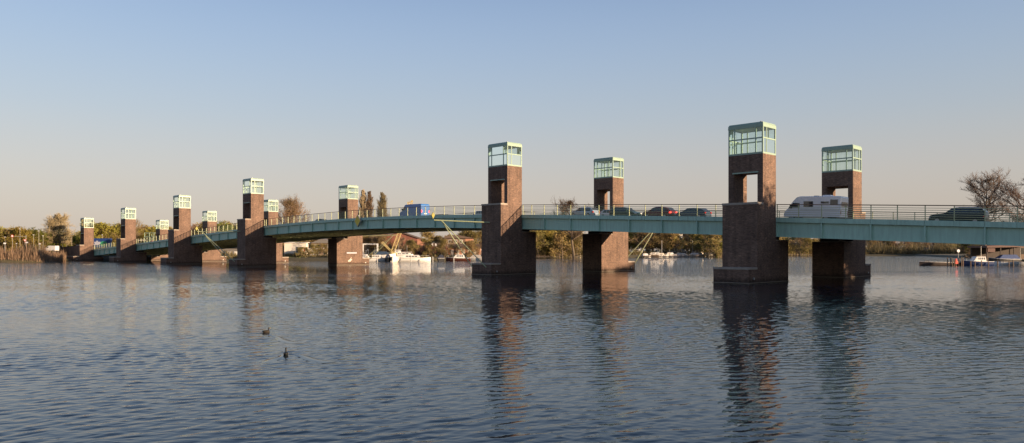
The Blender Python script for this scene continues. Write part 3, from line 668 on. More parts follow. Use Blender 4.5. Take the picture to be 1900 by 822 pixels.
def motorhome():
    root = empty('motorhome'); tag(root, 'white motorhome driving left between the two right hand towers', 'motorhome', 'vehicles crossing the bridge')
    L_, w, H = 6.6, 1.12, 2.85; h = L_/2
    prof = [(-h,.45),(-h,H-.2),(-h+.06,H-.04),(-h+.2,H),(h-1.9,H-.02),(h-1.5,H-.14),(h-1.15,H-.5),(h-.75,1.85),(h-.55,1.5),(h-.12,1.05),(h,.75),(h,.4)]
    MB().loft([[(x*(1 if abs(s) < .95 else .99), s*w, z if abs(s) < .95 else min(z, H-.07)) for x, z in prof] for s in (-1,-.93,.93,1)]).build('body', M['camper'], root)
    def win(x0, x1, z0, z1, s, slant=0, mat='cglass', frame=True):
        f = MB().box(x0-.05,x1+.05, s*(w+.002),s*(w+.022), z0-.05,z1+.05).build('window_frame', M['galv'] if frame else M[mat], root)
        MB().box(x0,x1, s*(w+.023),s*(w+.03), z0,z1).build('pane', M[mat], f)
    for s in (-1, 1):
        win(-h+.35,-h+1.15, 1.9,2.42, s); win(h-3.45,h-2.4, 1.62,2.22, s); win(-h+1.35,-h+2.2, 2.02,2.2, s)
        MB().add([(h-1.9,s*(w+.006),1.5),(h-.72,s*(w+.006),1.5),(h-1.05,s*(w+.006),2.05),(h-1.9,s*(w+.006),2.05)], [(0,1,2,3)]).build('cab_window', M['cglass'], root)
        MB().box(h-.95,h-.8, s*w,s*(w+.25), 1.45,1.8).build('door_mirror', M['dark'], root)
        wheel(root, -h+1.6, s*(w-.14), .35, .22); wheel(root, h-1.0, s*(w-.14), .35, .22)
        MB().box(-h-.02,-h+.0, s*(w-.2),s*(w-.06), .8,1.25).build('tail_light', M['tail'], root)
        MB().box(-h+.1,h-2.0, s*(w+.002),s*(w+.008), 1.22,1.26).build('stripe', M['galv'], root)
    MB().box(-h+2.3,-h+2.95, s*(w+.002) if False else -w-.01, -w-.002, .6, 2.2).build('entry_door', M['camper'], root)
    MB().frustum(-h+1.3,-h+2.5,-.45,.45,H-.01, -h+1.5,-h+2.3,-.38,.38,H+.16).build('roof_vent', M['camper'], root)
    MB().frustum(-h+2.9,-h+3.5,-.3,.3,H-.01, -h+3.0,-h+3.4,-.25,.25,H+.1).build('roof_hatch', M['galv'], root)
    MB().box(-h-.03,-h-.003, -.85,.85, 1.7,2.2).build('rear_window', M['cglass'], root)
    return root
place(motorhome(), 1.75, -6.2, -1)
def lorry():
    root = empty('lorry'); tag(root, 'blue box lorry with pale lettering and a green picture on its side', 'lorry', 'vehicles crossing the bridge')
    L_, w = 9.3, 1.25; h = L_/2
    MB().box(-h,h-2.1,-w,w,1.1,4.4).build('cargo_box', M['truckblue'], root)
    cb_ = MB().prism([(h-2.0,.6),(h-2.0,2.95),(h-.5,2.95),(h-.15,2.1),(h-.02,1.4),(h,.6)], -w*.95, w*.95).build('cab', M['truckblue'], root)
    MB().box(h-1.6,h-.7,-w*.96,w*.96,1.8,2.6).build('cab_window', M['cglass'], cb_)
    for s in (-1, 1):
        g = MB()
        for k, (x0, x1) in enumerate(((-.9,2.0),(.0,1.3),(.1,1.5),(.2,1.1))): g.box(-x0-1.6+0, -x1-.6+2.6 if False else -x1+1.9, s*(w+.004), s*(w+.012), 3.3-.38*k, 3.45-.38*k)
        g.build('pale_lettering', M['signwhite'], root)
        pic = MB(); pic.ball((-h+1.9, s*(w+.01), 2.4), 1.3, .012, 1.0, 14, 8); pic.build('green_picture', M['truckgreen'], root)
        for x in (-h+1.2, -h+2.3, h-1.2): wheel(root, x, s*(w-.2), .48, .3)
    return root
lr = lorry(); lr.location = (-152.9, 276, 3.72); lr.rotation_euler = (0, 0, R(184))

# low white van below it, and the pale van on the road at the left bank
def smallvan(label, body):
    root = empty('van'); tag(root, label, 'van', 'vehicles crossing the bridge'); w, H, h = .92, 2.0, 2.3
    MB().prism([(-h,.35),(-h,H-.1),(-h+.15,H),(h-1.9,H),(h-1.1,1.25),(h-.2,1.05),(h,.8),(h,.35)], -w, w).build('body', body, root)
    for s in (-1, 1):
        MB().add([(h-2.0,s*(w+.006),1.25),(h-1.2,s*(w+.006),1.25),(h-1.85,s*(w+.006),1.8),(h-2.0,s*(w+.006),1.8)], [(0,1,2,3)]).build('side_window', M['cglass'], root)
        wheel(root, -h+.8, s*(w-.1)); wheel(root, h-.8, s*(w-.1))
    return root
v = smallvan('low white van behind the railing of the leftmost span', M['white']); place(v, -246.5, -9.0, -1)
v = smallvan('pale delivery van with orange front on the road at the left bank', M['white']); v.location = (X(95,258), 258, gz(X(95,258),258)+.02); v.rotation_euler = (0,0,R(170))
v.location.z = max(v.location.z, 3.3)
MB().box(1.75,2.33,-.93,.93,.45,1.0).build('orange_front', M['orange'], v)

# ---------------------------------------------------------------- trees
def tree_mesh(seed, H, trunk_r, spread, levels, leaves, lsize, crown_base=.25, upright=.35, pend=0, n0=14, gnarl=.12, twig_r=.02, k=9):
    rnd = random.Random(seed); tv, tf, cv, cf, tips = [], [], [], [], []
    def seg(V, Fc, p, q, r0, r1, n):
        d = q-p
        if d.length < 1e-4: return
        d = d.normalized(); u = d.orthogonal().normalized(); w = d.cross(u); b = len(V)
        for c_, r_ in ((p, r0), (q, r1)):
            for i in range(n):
                t = 2*math.pi*i/n; V.append(tuple(c_+(u*math.cos(t)+w*math.sin(t))*r_))
        for i in range(n): Fc.append((b+i, b+(i+1) % n, b+n+(i+1) % n, b+n+i))
    def branch(p, d, L_, r_, lev):
        k = 3 if lev < levels else 2
        for s_ in range(k):
            q = p+d*L_/k; V, Fc, n = (tv, tf, 5) if lev == 1 else (cv, cf, 3)
            seg(V, Fc, p, q, max(r_*(1-s_/k*.5), twig_r), max(r_*(1-(s_+1)/k*.5), twig_r*.8), n)
            d = (d+Vector((rnd.gauss(0, gnarl), rnd.gauss(0, gnarl), rnd.gauss(0, gnarl)+.05*upright-pend*.12*lev))).normalized()
            p = q
            if lev < levels:
                for _ in range(2 if lev > 1 else 2):
                    ax = Vector((rnd.gauss(0,1), rnd.gauss(0,1), rnd.gauss(0,.5)+upright)).normalized()
                    nd = (d*.8+ax*.75).normalized(); branch(p, nd, L_*rnd.uniform(.5,.72), r_*.5, lev+1)
        if lev >= levels: tips.append((p, d))
    p = Vector((0,0,-.3)); d = Vector((0,0,1))
    for i in range(k):
        q = Vector((p.x+rnd.gauss(0,.02*H/k*4), p.y+rnd.gauss(0,.02*H/k*4), (i+1)*H*.9/k))
        t0, t1 = i/k, (i+1)/k
        seg(tv, tf, p, q, trunk_r*(1-t0)**.8+.03, trunk_r*(1-t1)**.8+.03, 7); p = q
        if t1 >= crown_base:
            f = (t1-crown_base)/(1-crown_base)
            ln = H*spread*(math.sin(math.pi*min(1, .25+f*.75))**.7*.75+.17)
            for j in range(max(2, n0//6)):
                an = rnd.uniform(0, 2*math.pi); up = upright+f*.7
                branch(Vector(p), Vector((math.cos(an), math.sin(an), up)).normalized(), ln*rnd.uniform(.75,1.15), trunk_r*(.5-.3*f), 1)
    lv, lf = [], []
    if leaves:
        for _ in range(leaves):
            p, d = tips[rnd.randrange(len(tips))]
            c_ = p+Vector((rnd.gauss(0,.45), rnd.gauss(0,.45), rnd.gauss(0,.4)-pend*rnd.random()*2.0)); s_ = lsize*rnd.uniform(.5,1.3)
            u = Vector((rnd.gauss(0,1), rnd.gauss(0,1), rnd.gauss(0,1))).normalized(); w = u.orthogonal().normalized()
            b = len(lv); lv += [tuple(c_-u*s_), tuple(c_+w*s_*.6), tuple(c_+u*s_), tuple(c_-w*s_*.6)]; lf.append((b,b+1,b+2,b+3))
    def mk(V, Fc, nm):
        me = bpy.data.meshes.new(nm); me.from_pydata(V, [], Fc); me.update(); return me
    return mk(tv, tf, 'trunk'), mk(cv, cf, 'twigs'), (mk(lv, lf, 'leaves') if leaves else None)
KIND = {}; BASEH = {}
def kinds(name, seeds, mats, **kw):
    KIND[name] = [(tree_mesh(s, **kw), mats) for s in seeds]
    BASEH[name] = [float(np.percentile([v.co.z for v in t[1].vertices], 99.7)) for t, _ in KIND[name]]
kinds('bare', (1,2,3), ('bark','twig',None), H=15, trunk_r=.3, spread=.30, levels=4, leaves=0, lsize=0, crown_base=.22, twig_r=.028)
kinds('light', (4,5,6), ('bark','twig','leafo'), H=12, trunk_r=.24, spread=.34, levels=3, leaves=3600, lsize=.26, crown_base=.15, twig_r=.03)
kinds('green', (7,8,9), ('bark','twig','leaf'), H=11, trunk_r=.26, spread=.40, levels=3, leaves=7500, lsize=.30, crown_base=.12, pend=.5, twig_r=.03)
kinds('dgreen', (10,11), ('bark','twig','leafd'), H=11, trunk_r=.26, spread=.40, levels=3, leaves=4200, lsize=.30, crown_base=.12, pend=.3, twig_r=.03)
kinds('poplar', (12,13), ('bark','twigpale',None), H=22, trunk_r=.3, spread=.13, levels=3, leaves=0, lsize=0, crown_base=.06, upright=2.2, n0=42, twig_r=.03, gnarl=.05, k=26)
kinds('big', (14,), ('bark','twigpale',None), H=18, trunk_r=.42, spread=.22, levels=4, leaves=0, lsize=0, crown_base=.26, upright=.2, twig_r=.024, n0=42, k=12)
kinds('bigbud', (15,), ('bark','twig','leafo'), H=22, trunk_r=.5, spread=.30, levels=4, leaves=5000, lsize=.16, crown_base=.25, upright=.4, twig_r=.03, n0=24)
kinds('spreading', (16,17), ('bark','twigdark',None), H=22, trunk_r=.40, spread=.25, levels=4, leaves=0, lsize=0, crown_base=.40, upright=.42, twig_r=.022, gnarl=.2, n0=18, k=10)
kinds('pale', (18,), ('barkpale','barkpale',None), H=14, trunk_r=.25, spread=.26, levels=4, leaves=0, lsize=0, crown_base=.25, upright=.7, twig_r=.03)
NAMES = dict(bare='bare_tree', light='budding_tree', green='leafy_tree', dgreen='leafy_tree', poplar='poplar_tree', big='bare_tree', bigbud='budding_tree', spreading='bare_tree', pale='pale_tree')
def tree(kind, x, y, H, label, group, rz=None, sx=1.0):
    q_ = random.randrange(len(KIND[kind])); (tm, cm, lm), mats = KIND[kind][q_]; s = H/BASEH[kind][q_]
    root = empty(NAMES[kind], (x, y, gz(x, y)), random.uniform(0, 6.28) if rz is None else rz); root.scale = (s*sx, s*sx, s)
    tag(root, label, 'tree', group)
    o = bpy.data.objects.new('trunk', tm); col.objects.link(o); o.parent = root
    if not tm.materials: tm.materials.append(M[mats[0]])
    if not cm.materials: cm.materials.append(M[mats[1]])
    if lm and not lm.materials: lm.materials.append(M[mats[2]])
    c_ = bpy.data.objects.new('crown', lm or cm); col.objects.link(c_); c_.parent = root
    if lm:
        t = bpy.data.objects.new('twigs', cm); col.objects.link(t); t.parent = c_
    return root
# trees one can single out
def T(kind, px, Y, ytop, label, group=None, sx=1.0, rz=None):
    x = X(px, Y); z0 = gz(x, Y); H = (HORIZON-ytop)*Y/FPX+CAM_H-z0
    return tree(kind, x, Y, H*.98, label, group, rz, sx)
T('big', 111, 272, 395, 'tall bare domed tree standing alone left of the leftmost tower', sx=.95)
T('green', 37, 262, 421, 'bright yellow green round tree at the far left', sx=1.15)
T('dgreen', 74, 268, 424, 'darker green round tree just left of the tall bare domed tree', sx=1.1)
T('bigbud', 537, 320, 364, 'tall budding tree rising between two towers above the deck', sx=.85)
T('poplar', 675, 330, 350, 'left of the slim bare poplars beside a far tower')
T('poplar', 687, 330, 353, 'middle one of the slim bare poplars beside a far tower')
T('poplar', 710, 332, 355, 'right of the slim bare poplars, standing apart', sx=1.25)
T('spreading', 1066, 330, 367, 'wide pinkish bare tree rising above the rail left of the far middle tower', sx=1.1)
T('spreading', 1826, 250, 314, 'dark bare spreading tree above the rail near the right edge', rz=1.0, sx=1.05)
T('spreading', 1899, 240, 320, 'bare spreading tree cut by the right edge of the picture', rz=3.4, sx=1.15)
T('pale', 1076, 372, 424, 'pale leaning birch like bare tree on the far bank left of the far middle tower', sx=.9)
T('light', 385, 300, 410, 'bare topped rounded tree behind the far tower with the lit plinth', sx=.9)
T('dgreen', 425, 305, 412, 'green tree filling the gap left of the near tower of the longest span', sx=1.2)
T('bare', 243, 305, 405, 'thin bare tree right of the second near tower from the left', sx=.8)
# belts of trees, each belt told apart by where it is seen
belts = [
 # x0, x1, Y0, Y1, ytop range, n, kinds, label
 (-60, 30, 262, 300, (422,434), 12, ('light','green','green','light'), 'hazy budding tree at the far left behind the reeds', 'far left bank trees'),
 (-10, 150, 285, 320, (424,440), 18, ('light','green','light','dgreen'), 'mixed budding tree behind the lamps on the left bank road', 'trees behind the left bank road'),
 (172, 225, 300, 335, (414,428), 8, ('green','light','light'), 'yellow green tree behind the blue lorry', 'trees behind the leftmost span'),
 (245, 325, 300, 335, (416,430), 9, ('light','green','light','bare'), 'budding tree behind the second span from the left', 'trees behind the second span from the left'),
 (352, 445, 305, 340, (410,424), 10, ('light','light','bare','dgreen'), 'budding tree behind the third span from the left', 'trees behind the third span from the left'),
 (505, 660, 300, 350, (412,436), 14, ('light','bare','dgreen','light'), 'budding tree behind the white house under the longest span', 'trees behind the white house'),
 (668, 720, 285, 300, (425,440), 8, ('bare','light','bare'), 'bare trunked tree behind the boatyard frame', 'trees behind the boatyard frame'),
 (790, 900, 300, 330, (424,440), 9, ('bare','light','light'), 'budding tree around the warehouse under the longest span', 'trees round the warehouse'),
 (795, 895, 274, 282, (440,456), 7, ('light','bare','light'), 'small budding tree between the moored boats and the boatyard walls', 'small trees before the boatyard'),
 (732, 792, 274, 284, (436,452), 4, ('light','bare'), 'slender budding tree in front of the dark red warehouse', 'trees before the warehouse'),
 (1322, 1350, 420, 428, (441,446), 3, ('light','dgreen'), 'small tree by the shore hard against the left side of the tallest tower', 'trees left of the tallest tower'),
 (556, 606, 272, 280, (452,462), 5, ('light','dgreen','light'), 'bushy shrub on the bank in front of the white and brown houses', 'shrubs before the white house'),
 (900, 1075, 358, 398, (422,436), 24, ('light','light','green','bare'), 'olive budding tree on the far bank between the two middle towers', 'far bank trees between the middle towers'),
 (1165, 1345, 432, 500, (420,438), 34, ('light','bare','green','light','bare'), 'budding tree on the far bank behind the marina', 'trees behind the marina'),
 (1345, 1530, 500, 590, (434,446), 26, ('light','bare','light'), 'distant brown tree seen between the two right hand towers', 'distant trees between the right towers'),
 (1600, 1860, 560, 640, (434,446), 38, ('bare','light','bare','bare'), 'distant dark bare tree beyond the low barge', 'distant trees beyond the barge'),
 (1800, 1960, 262, 330, (432,446), 18, ('light','bare','dgreen'), 'tree on the right bank behind the boathouse', 'trees behind the boathouse')]
for x0, x1, Y0, Y1, (t0, t1), n, ks, lab, grp in belts:
    for k in range(n):
        T(random.choice(ks), x0+(x1-x0)*(k+random.random())/n, random.uniform(Y0, Y1), random.uniform(t0, t1), lab, grp, sx=random.uniform(.95, 1.35))
# tall trees on the near right bank, out of the picture; they put the right hand towers in evening shade
for k in range(11):
    d = Vector((.872, -.489, 0)); side = Vector((.489, .872, 0)); A0 = BW(0, -8)
    p = A0+d*(64+random.uniform(-4, 7))+side*(-24+k*5.6)
    tree(['light','green','dgreen'][k % 3], p.x, p.y, random.uniform(15.2, 16.6), 'tall tree on the near right bank beyond the picture edge', 'near right bank trees', sx=1.15)

# scrub and reeds
def scatter(name, strips, mat, count, hmin, hmax, wid, label, lean=.25):
    V, Fc = [], []
    tot = sum(math.hypot(b[0]-a[0], b[1]-a[1]) for a, b, *_ in strips)
    for a, b, back, hs in strips:
        n = int(count*math.hypot(b[0]-a[0], b[1]-a[1])/tot)
        P = rng.random((n, 2)); x = a[0]+(b[0]-a[0])*P[:,0]; y = a[1]+(b[1]-a[1])*P[:,0]+back*P[:,1]
        g = ground_z(x, y)
        lump = .6+.4*np.sin(x*.35+1.3)*np.sin(x*.13+y*.21)+.25*np.sin(x*1.7)
        for i in range(n):
            if g[i] < -.6: continue
            h = random.uniform(hmin, hmax)*hs*max(.35, lump[i]); zc = max(g[i], -.1)+random.random()*.35*h*(hmax > 2)
            dx, dy = random.gauss(0, lean)*h, random.gauss(0, lean)*h; w = wid*random.uniform(.5,1.5); an = random.uniform(0, 3.14); wx, wy = math.cos(an)*w, math.sin(an)*w
            k = len(V); V += [(x[i]-wx,y[i]-wy,zc),(x[i]+wx,y[i]+wy,zc),(x[i]+dx+wx*.3,y[i]+dy+wy*.3,zc+h),(x[i]+dx-wx*.3,y[i]+dy-wy*.3,zc+h)]; Fc.append((k,k+1,k+2,k+3))
    me = bpy.data.meshes.new(name); me.from_pydata(V, [], Fc); me.update(); me.materials.append(M[mat])
    o = bpy.data.objects.new(name, me); col.objects.link(o); tag(o, label, name.replace('_', ' '), kind='stuff'); return o
scatter('reeds', [((-200,226.8),(-139,230.2),17,1.0),((-139,230),(-156,252),8,.9)], 'reed', 24000, 1.0, 4.4, .045, 'tall dry reeds and bare bushes along the far left bank', .12)
scatter('bank_scrub', [((-138,262),(-108,291),14,.8),((-108,291),(-62,265),10,.5),((-62,264),(-12,280),8,.45),((-8,285),(2,347),12,.7),((2,348),(28,391),14,1.2),((28,391),(135,488),14,.9),((135,488),(226,568),16,2.0),((226,568),(292,548),30,2.8),((292,545),(330,520),30,2.6),((138,218),(190,300),16,1.0)], 'shrub', 42000, .8, 3.4, .16, 'brown and olive scrub along the waterline of the far banks', .3)
scatter('bank_grass', [((-138,262),(-12,280),18,1)], 'leafd', 4000, .2, .5, .1, 'rough grass on the bank by the white house', .4)

# ---------------------------------------------------------------- far bank buildings
def house_base(name, px, Y, label, rz=0, cat='building'):
    r = empty(name, (X(px, Y), Y, gz(X(px, Y), Y)-.15), rz); tag(r, label, cat); return r
# white house under the longest span: pixel 533..575
h = house_base('white_house', 552, 290, 'white modern house with a large dark window on the far bank, under the longest span')
MB().box(-4.2,4.2,-3,4,0,5.6).build('wall', M['cream'], h)
MB().box(-4.6,4.8,-3.5,4.4,5.603,5.85).build('roof', M['white'], h)
f = MB().box(.2,3.0,-3.06,-3.003,1.9,4.1).build('window', M['white'], h); MB().box(.35,2.85,-3.09,-3.063,2.05,3.95).build('pane', M['wglass'], f)
MB().box(3.25,3.75,-3.05,-3.003,2.2,3.7).build('red_panel', M['red'], h)
MB().box(-4.0,-1.2,-3.05,-3.003,.2,1.5).build('garage_door', M['wood'], h)
MB().box(4.2,8.4,-1,4,.0,3.1).build('side_wing', M['cream'], h); MB().box(4.1,8.8,-1.5,4.2,3.103,3.4).build('roof', M['white'], h)
f = MB().box(4.8,6.6,-1.06,-1.003,1.1,2.5).build('window', M['white'], h); MB().box(4.95,6.45,-1.09,-1.063,1.25,2.35).build('pane', M['wglass'], f)
h = house_base('brown_house', 600, 292, 'brown house with pale framed windows just left of the far plaque tower')
MB().box(-3.6,4.2,-3,4,0,5.4).build('wall', M['wood'], h); MB().prism([(-4.1,5.403),(.3,7.2),(4.7,5.403)], -3.4, 4.4).build('roof', M['roofg'], h)
for x0 in (-2.6, .8):
    for z0 in (.9, 3.2):
        f = MB().box(x0,x0+1.7,-3.06,-3.003,z0,z0+1.6).build('window', M['white'], h); MB().box(x0+.14,x0+1.56,-3.09,-3.063,z0+.14,z0+1.46).build('pane', M['wglass'], f)
h = house_base('boathouse', 421, 302, 'long dark boat hall seen under the third span from the left')
MB().box(-6,7,-4,5,0,3.6).build('wall', M['roofg'], h); MB().prism([(-6.5,3.603),(.5,4.6),(7.5,3.603)], -4.5,5.5).build('roof', M['dark'], h)
for x0 in (-5,-2.2,1.5,4.4): MB().box(x0,x0+1.7,-4.05,-4.003,.6,2.3).build('hall_door', M['white'] if x0 > 4 else M['concrete'], h)
h = house_base('garden_wall', 320, 296, 'low sunlit brick wall on the bank behind the left spans', cat='wall')
MB().box(-9,10,-.3,.3,0,1.6).build('wall', M['redbrick'], h); MB().box(-9.1,10.1,-.36,.36,1.603,1.7).build('wall_cap', M['coping'], h)
# warehouse
h = house_base('warehouse', 752, 292, 'dark red brick gabled warehouse behind the white boats')
MB().prism([(-7.4,0),(-7.4,7.6),(-1.2,9.4),(5.2,7.2),(5.2,0)], -5, 9).build('brick_wall', M['redbrick'], h)
m = MB()
for (xa,za),(xb,zb_) in (((-7.9,7.5),(-1.2,9.45)),((-1.2,9.45),(5.8,7.05))):
    m.add([(xa,-5.5,za+.01),(xb,-5.5,zb_+.01),(xb,9.5,zb_+.01),(xa,9.5,za+.01),(xa,-5.5,za+.26),(xb,-5.5,zb_+.26),(xb,9.5,zb_+.26),(xa,9.5,za+.26)], [(0,3,2,1),(4,5,6,7),(0,1,5,4),(1,2,6,5),(2,3,7,6),(3,0,4,7)])
m.build('roof', M['rooft'], h)
for x0 in (-5.6,-2.6,.4,3.0): MB().box(x0,x0+.9,-5.06,-5.003,3.2,5.0).build('window', M['wglass'], h)
MB().box(-2.4,.2,-5.06,-5.003,0,2.8).build('gate', M['darkwood'], h)
h = house_base('low_shed', 783, 288, 'orange walled annex with three small bright windows right of the warehouse')
MB().box(-2.2,9.5,-2,6,0,4.1).build('brick_wall', M['redbrick'], h); MB().prism([(-2.4,4.103),(-2.4,5.4),(9.8,5.4),(9.8,4.103)], -1.2,6.2).build('upper_wall', M['rooft'], h)
MB().box(-1.8,1.2,-1.27,-1.203,4.5,6.4).build('orange_dormer', M['orange'], h)
for x0 in (2.4,3.8,5.2): MB().box(x0,x0+.55,-1.26,-1.203,4.2,5.2).build('window', M['signwhite'], h)
for x0 in (-1.4,.4,2.2,4.0,5.8,7.6): MB().box(x0,x0+1.0,-2.06,-2.003,.2,2.4).build('shed_door', M['darkwood'], h)
h = house_base('boatyard_building', 848, 292, 'long two storey boatyard building, brown roof above, orange lit wall with white bays below')
MB().box(-7.5,9,-3,8,0,3.7).build('lower_wall', M['orange'], h)
MB().add([(-8,-4.2,3.703),(9.4,-4.2,3.703),(9.4,-.5,5.0),(-8,-.5,5.0),(-8,-4.2,3.9),(9.4,-4.2,3.9),(9.4,-.5,5.2),(-8,-.5,5.2)], [(0,3,2,1),(4,5,6,7),(0,1,5,4),(1,2,6,5),(2,3,7,6),(3,0,4,7)]).build('canopy_roof', M['rooft'], h)
MB().box(-6.5,6.2,-.3,8,3.75,7.4).build('upper_wall', M['wood'], h); MB().box(3.2,6.25,-.38,-.303,4.9,7.2).build('orange_panel', M['orange'], h)
MB().prism([(-7.2,7.403),(0,8.8),(7.0,7.403)], -1, 8.5).build('roof', M['rooft'], h)
for x0 in (-5.4,-3.4,-1.2,.9):
    f = MB().box(x0,x0+1.3,-.36,-.303,5.5,6.8).build('window', M['white'], h); MB().box(x0+.15,x0+1.15,-.39,-.363,5.65,6.65).build('pane', M['wglass'], f)
for x0 in (-6.6,-4.4,-2.2,.0,2.2,4.4,6.6): MB().box(x0,x0+1.1,-3.06,-3.003,.2,3.0).build('bay_door', M['cream'], h)
h = house_base('far_house', 1250, 470, 'small pale house top among the trees behind the marina')
MB().box(-4,5,-3,4,0,13).build('wall', M['cream'], h); MB().prism([(-4.6,13.003),(.5,15),(5.6,13.003)], -3.5,4.5).build('roof', M['roofg'], h)
h = house_base('far_house', 1338, 440, 'white and orange lit building corner just left of the tallest tower')
MB().box(-3,5,-3,4,0,11).build('wall', M['wood'], h); MB().box(-2.6,4.9,-3.2,-3.003,7.8,10.8).build('sign_board', M['white'], h); MB().box(-3.4,5.4,-3.4,4.4,11.003,11.4).build('roof', M['roofg'], h)
h = house_base('far_boathouse', 1722, 556, 'small white boathouse on the distant shore above the barge')
MB().box(-3.4,3.4,-3,3,0,3.2).build('wall', M['white'], h); MB().prism([(-3.8,3.203),(0,4.8),(3.8,3.203)], -3.4,3.4).build('roof', M['roofg'], h); MB().box(-8.5,-3.41,-2,2,0,1.9).build('boat_store', M['concrete'], h)
h = house_base('far_boathouse', 1840, 420, 'tiny pale hut on the distant shore under the right end of the deck')
MB().box(-2.4,2.4,-2,2,0,3.4).build('wall', M['cream'], h); MB().prism([(-2.8,3.403),(0,4.8),(2.8,3.403)], -2.3,2.3).build('roof', M['roofg'], h)
# right bank boathouse with covered boats
h = house_base('boat_shelter', 1872, 199, 'dark open boat shelter with red brown roofs at the right edge')
h.location = (X(1876,200), 200, 0)
MB().prism([(-7.4,4.35),(-7.4,4.9),(7.2,5.3),(7.2,4.7)], -1.5,7).build('roof', M['hullred'], h)
MB().box(-6.8,6.8,6.2,6.6,.3,4.6).build('rear_wall', M['darkwood'], h)
MB().box(-7.2,-4.9,-1.0,-.85,3.2,4.3).build('gable_board', M['hullred'], h)
for x0 in (-7,-3.4,.2,3.6,6.9): MB().box(x0-.12,x0+.12,-1.0,-.76,-1,4.55).build('shelter_post', M['darkwood'], h)
MB().prism([(3.4,.5),(3.4,3.5),(6.0,3.4),(6.0,.5)], -.6,-.5).build('side_panel', M['roofg'], h)
MB().box(-7,7,-1,6,.25,.4).build('jetty_floor', M['wood'], h)
h = house_base('cabin_house', 1886, 222, 'brown gabled cabin roof peeping over the boat shelter')
MB().prism([(-5,0),(-5,4.0),(-.5,6.6),(4,4.0),(4,0)], -3,4).build('wall', M['wood'], h)
MB().add([(-5.4,-3.4,4.0),(-.5,-3.4,6.9),(-.5,4.4,6.9),(-5.4,4.4,4.0),(4.4,-3.4,4.0),(4.4,4.4,4.0)], [(0,1,2,3),(1,4,5,2)]).build('roof', M['rooft'], h)
MB().box(-2,1,-3.06,-3.003,1.6,3.4).build('window', M['wglass'], h)

# ---------------------------------------------------------------- boats
def hull_rings(L_, B, fb, sheer=.35, stern=.85, draft=.35):
    rs = []
    for k in range(11):
        t = k/10; x = -L_/2+L_*t; b = B/2*(stern+(1-stern)*min(1, t*3))*(1-max(0, (t-.5)/.5)**2.2); b = max(b, .03)
        z = fb*(1+sheer*max(0, t-.35)**1.5*1.6); kz = -draft*(1-max(0, (t-.8)/.2)**2)
        rs.append([(x,-b,z),(x,-b*.93,z*.35),(x,-b*.55,kz),(x,b*.55,kz),(x,b*.93,z*.35),(x,b,z)])
    return rs
def boat(label, x, y, rz, L_=9, B=3, fb=1.0, hull='white', cabin='white', style='cruiser', group=None, cat='boat', name='motor_boat'):
    r = empty(name, (x, y, 0), rz); tag(r, label, cat, group)
    MB().loft(hull_rings(L_, B, fb)).build('hull', M[hull], r)
    MB().loft([[ (p[0],p[1]*1.02,p[2]+.0) for p in (a[0], a[5])]+[(a[5][0],a[5][1]*1.02,a[5][2]+.09),(a[0][0],a[0][1]*1.02,a[0][2]+.09)] for a in hull_rings(L_, B, fb)]).build('gunwale', M['white' if hull != 'white' else 'wood'], r)
    h = L_/2; w = B/2; z = fb+.08
    def cab(x0, x1, z0, hh, ww, nwin, slant=.5):
        c_ = MB().frustum(x0,x1,-ww,ww,z0, x0+.15,x1-slant,-ww*.9,ww*.9,z0+hh).build('cabin', M[cabin], r)
        for k in range(nwin):
            a0 = x0+.35+(x1-x0-.9-slant*.5)*k/nwin; a1 = x0+.35+(x1-x0-.9-slant*.5)*(k+1)/nwin-.18
            for s in (-1, 1):
                y0_, y1_ = s*(ww-.1*ww*.4+.012), s*(ww-.1*ww*.8+.012)
                MB().add([(a0,y0_,z0+hh*.4),(a1,y0_,z0+hh*.4),(a1,y1_,z0+hh*.8),(a0,y1_,z0+hh*.8)], [(0,1,2,3)]).build('cabin_window', M['cglass'], c_)
        return c_
    if style == 'cruiser':
        cab(-h*.35, h*.45, z, .95, w*.8, 4); cab(-h*.55, -h*.02, z+.96, .75, w*.62, 2, .4)
        MB().box(-h*.6,0,-w*.66,w*.66,z+1.9,z+2.0).build('hardtop', M['white'], r)
        for s in (-1, 1): MB().tube((-h*.55,s*w*.6,z+.9),(-h*.55,s*w*.6,z+1.9),.04,n=6).build('hardtop_post', M['galv'], r)
        MB().tube((-h*.25,0,z+2),(-h*.25,0,z+4.0),.04,n=6).build('mast', M['galv'], r)
    elif style == 'cabin':
        cab(-h*.5, h*.35, z, 1.15, w*.78, 4, .8)
        MB().tube((-h*.3,0,z+1.1),(-h*.3,0,z+3.6),.035,n=6).build('mast', M['galv'], r)
    elif style == 'covered':
        MB().frustum(-h*.95,h*.5,-w*.9,w*.9,z, -h*.8,h*.1,-w*.35,w*.35,z+1.15).build('cover', M[cabin], r)
    elif style == 'barge':
        MB().box(-h*.9,h*.6,-w*.7,w*.7,z-.1,z+.06).build('hold_cover', M['darkwood'], r)
        for k in range(3): MB().box(h*.55+k*.5, h*.55+k*.5+.25,-.2,.2,z,z+.35).build('deck_box', M['dark'], r)
    elif style == 'open':
        for k in (-.4,0,.35): MB().box(h*k-.15,h*k+.15,-w*.8,w*.8,z-.25,z-.2).build('thwart', M['wood'], r)
    if style in ('cruiser','cabin'):
        m = MB(); pts = [(h*t_, s_*w*wf) for t_, s_, wf in ((.1,-1,.95),(.45,-1,.8),(.75,-1,.45),(.92,0,0),(.75,1,.45),(.45,1,.8),(.1,1,.95))]
        for k in range(len(pts)-1): m.tube((*pts[k], z+.75+.1*(k in (2,3))), (*pts[k+1], z+.75), .025, n=5)
        for p_ in pts: m.tube((*p_, z), (*p_, z+.75), .02, n=5)
        m.build('bow_rail', M['galv'], r)
    return r
G = 'boats moored under the longest span'
boat('large white motor cruiser with hard top in the middle of the moored boats', X(764,247), 247, R(4), 12.5, 3.6, 1.12, group=G)
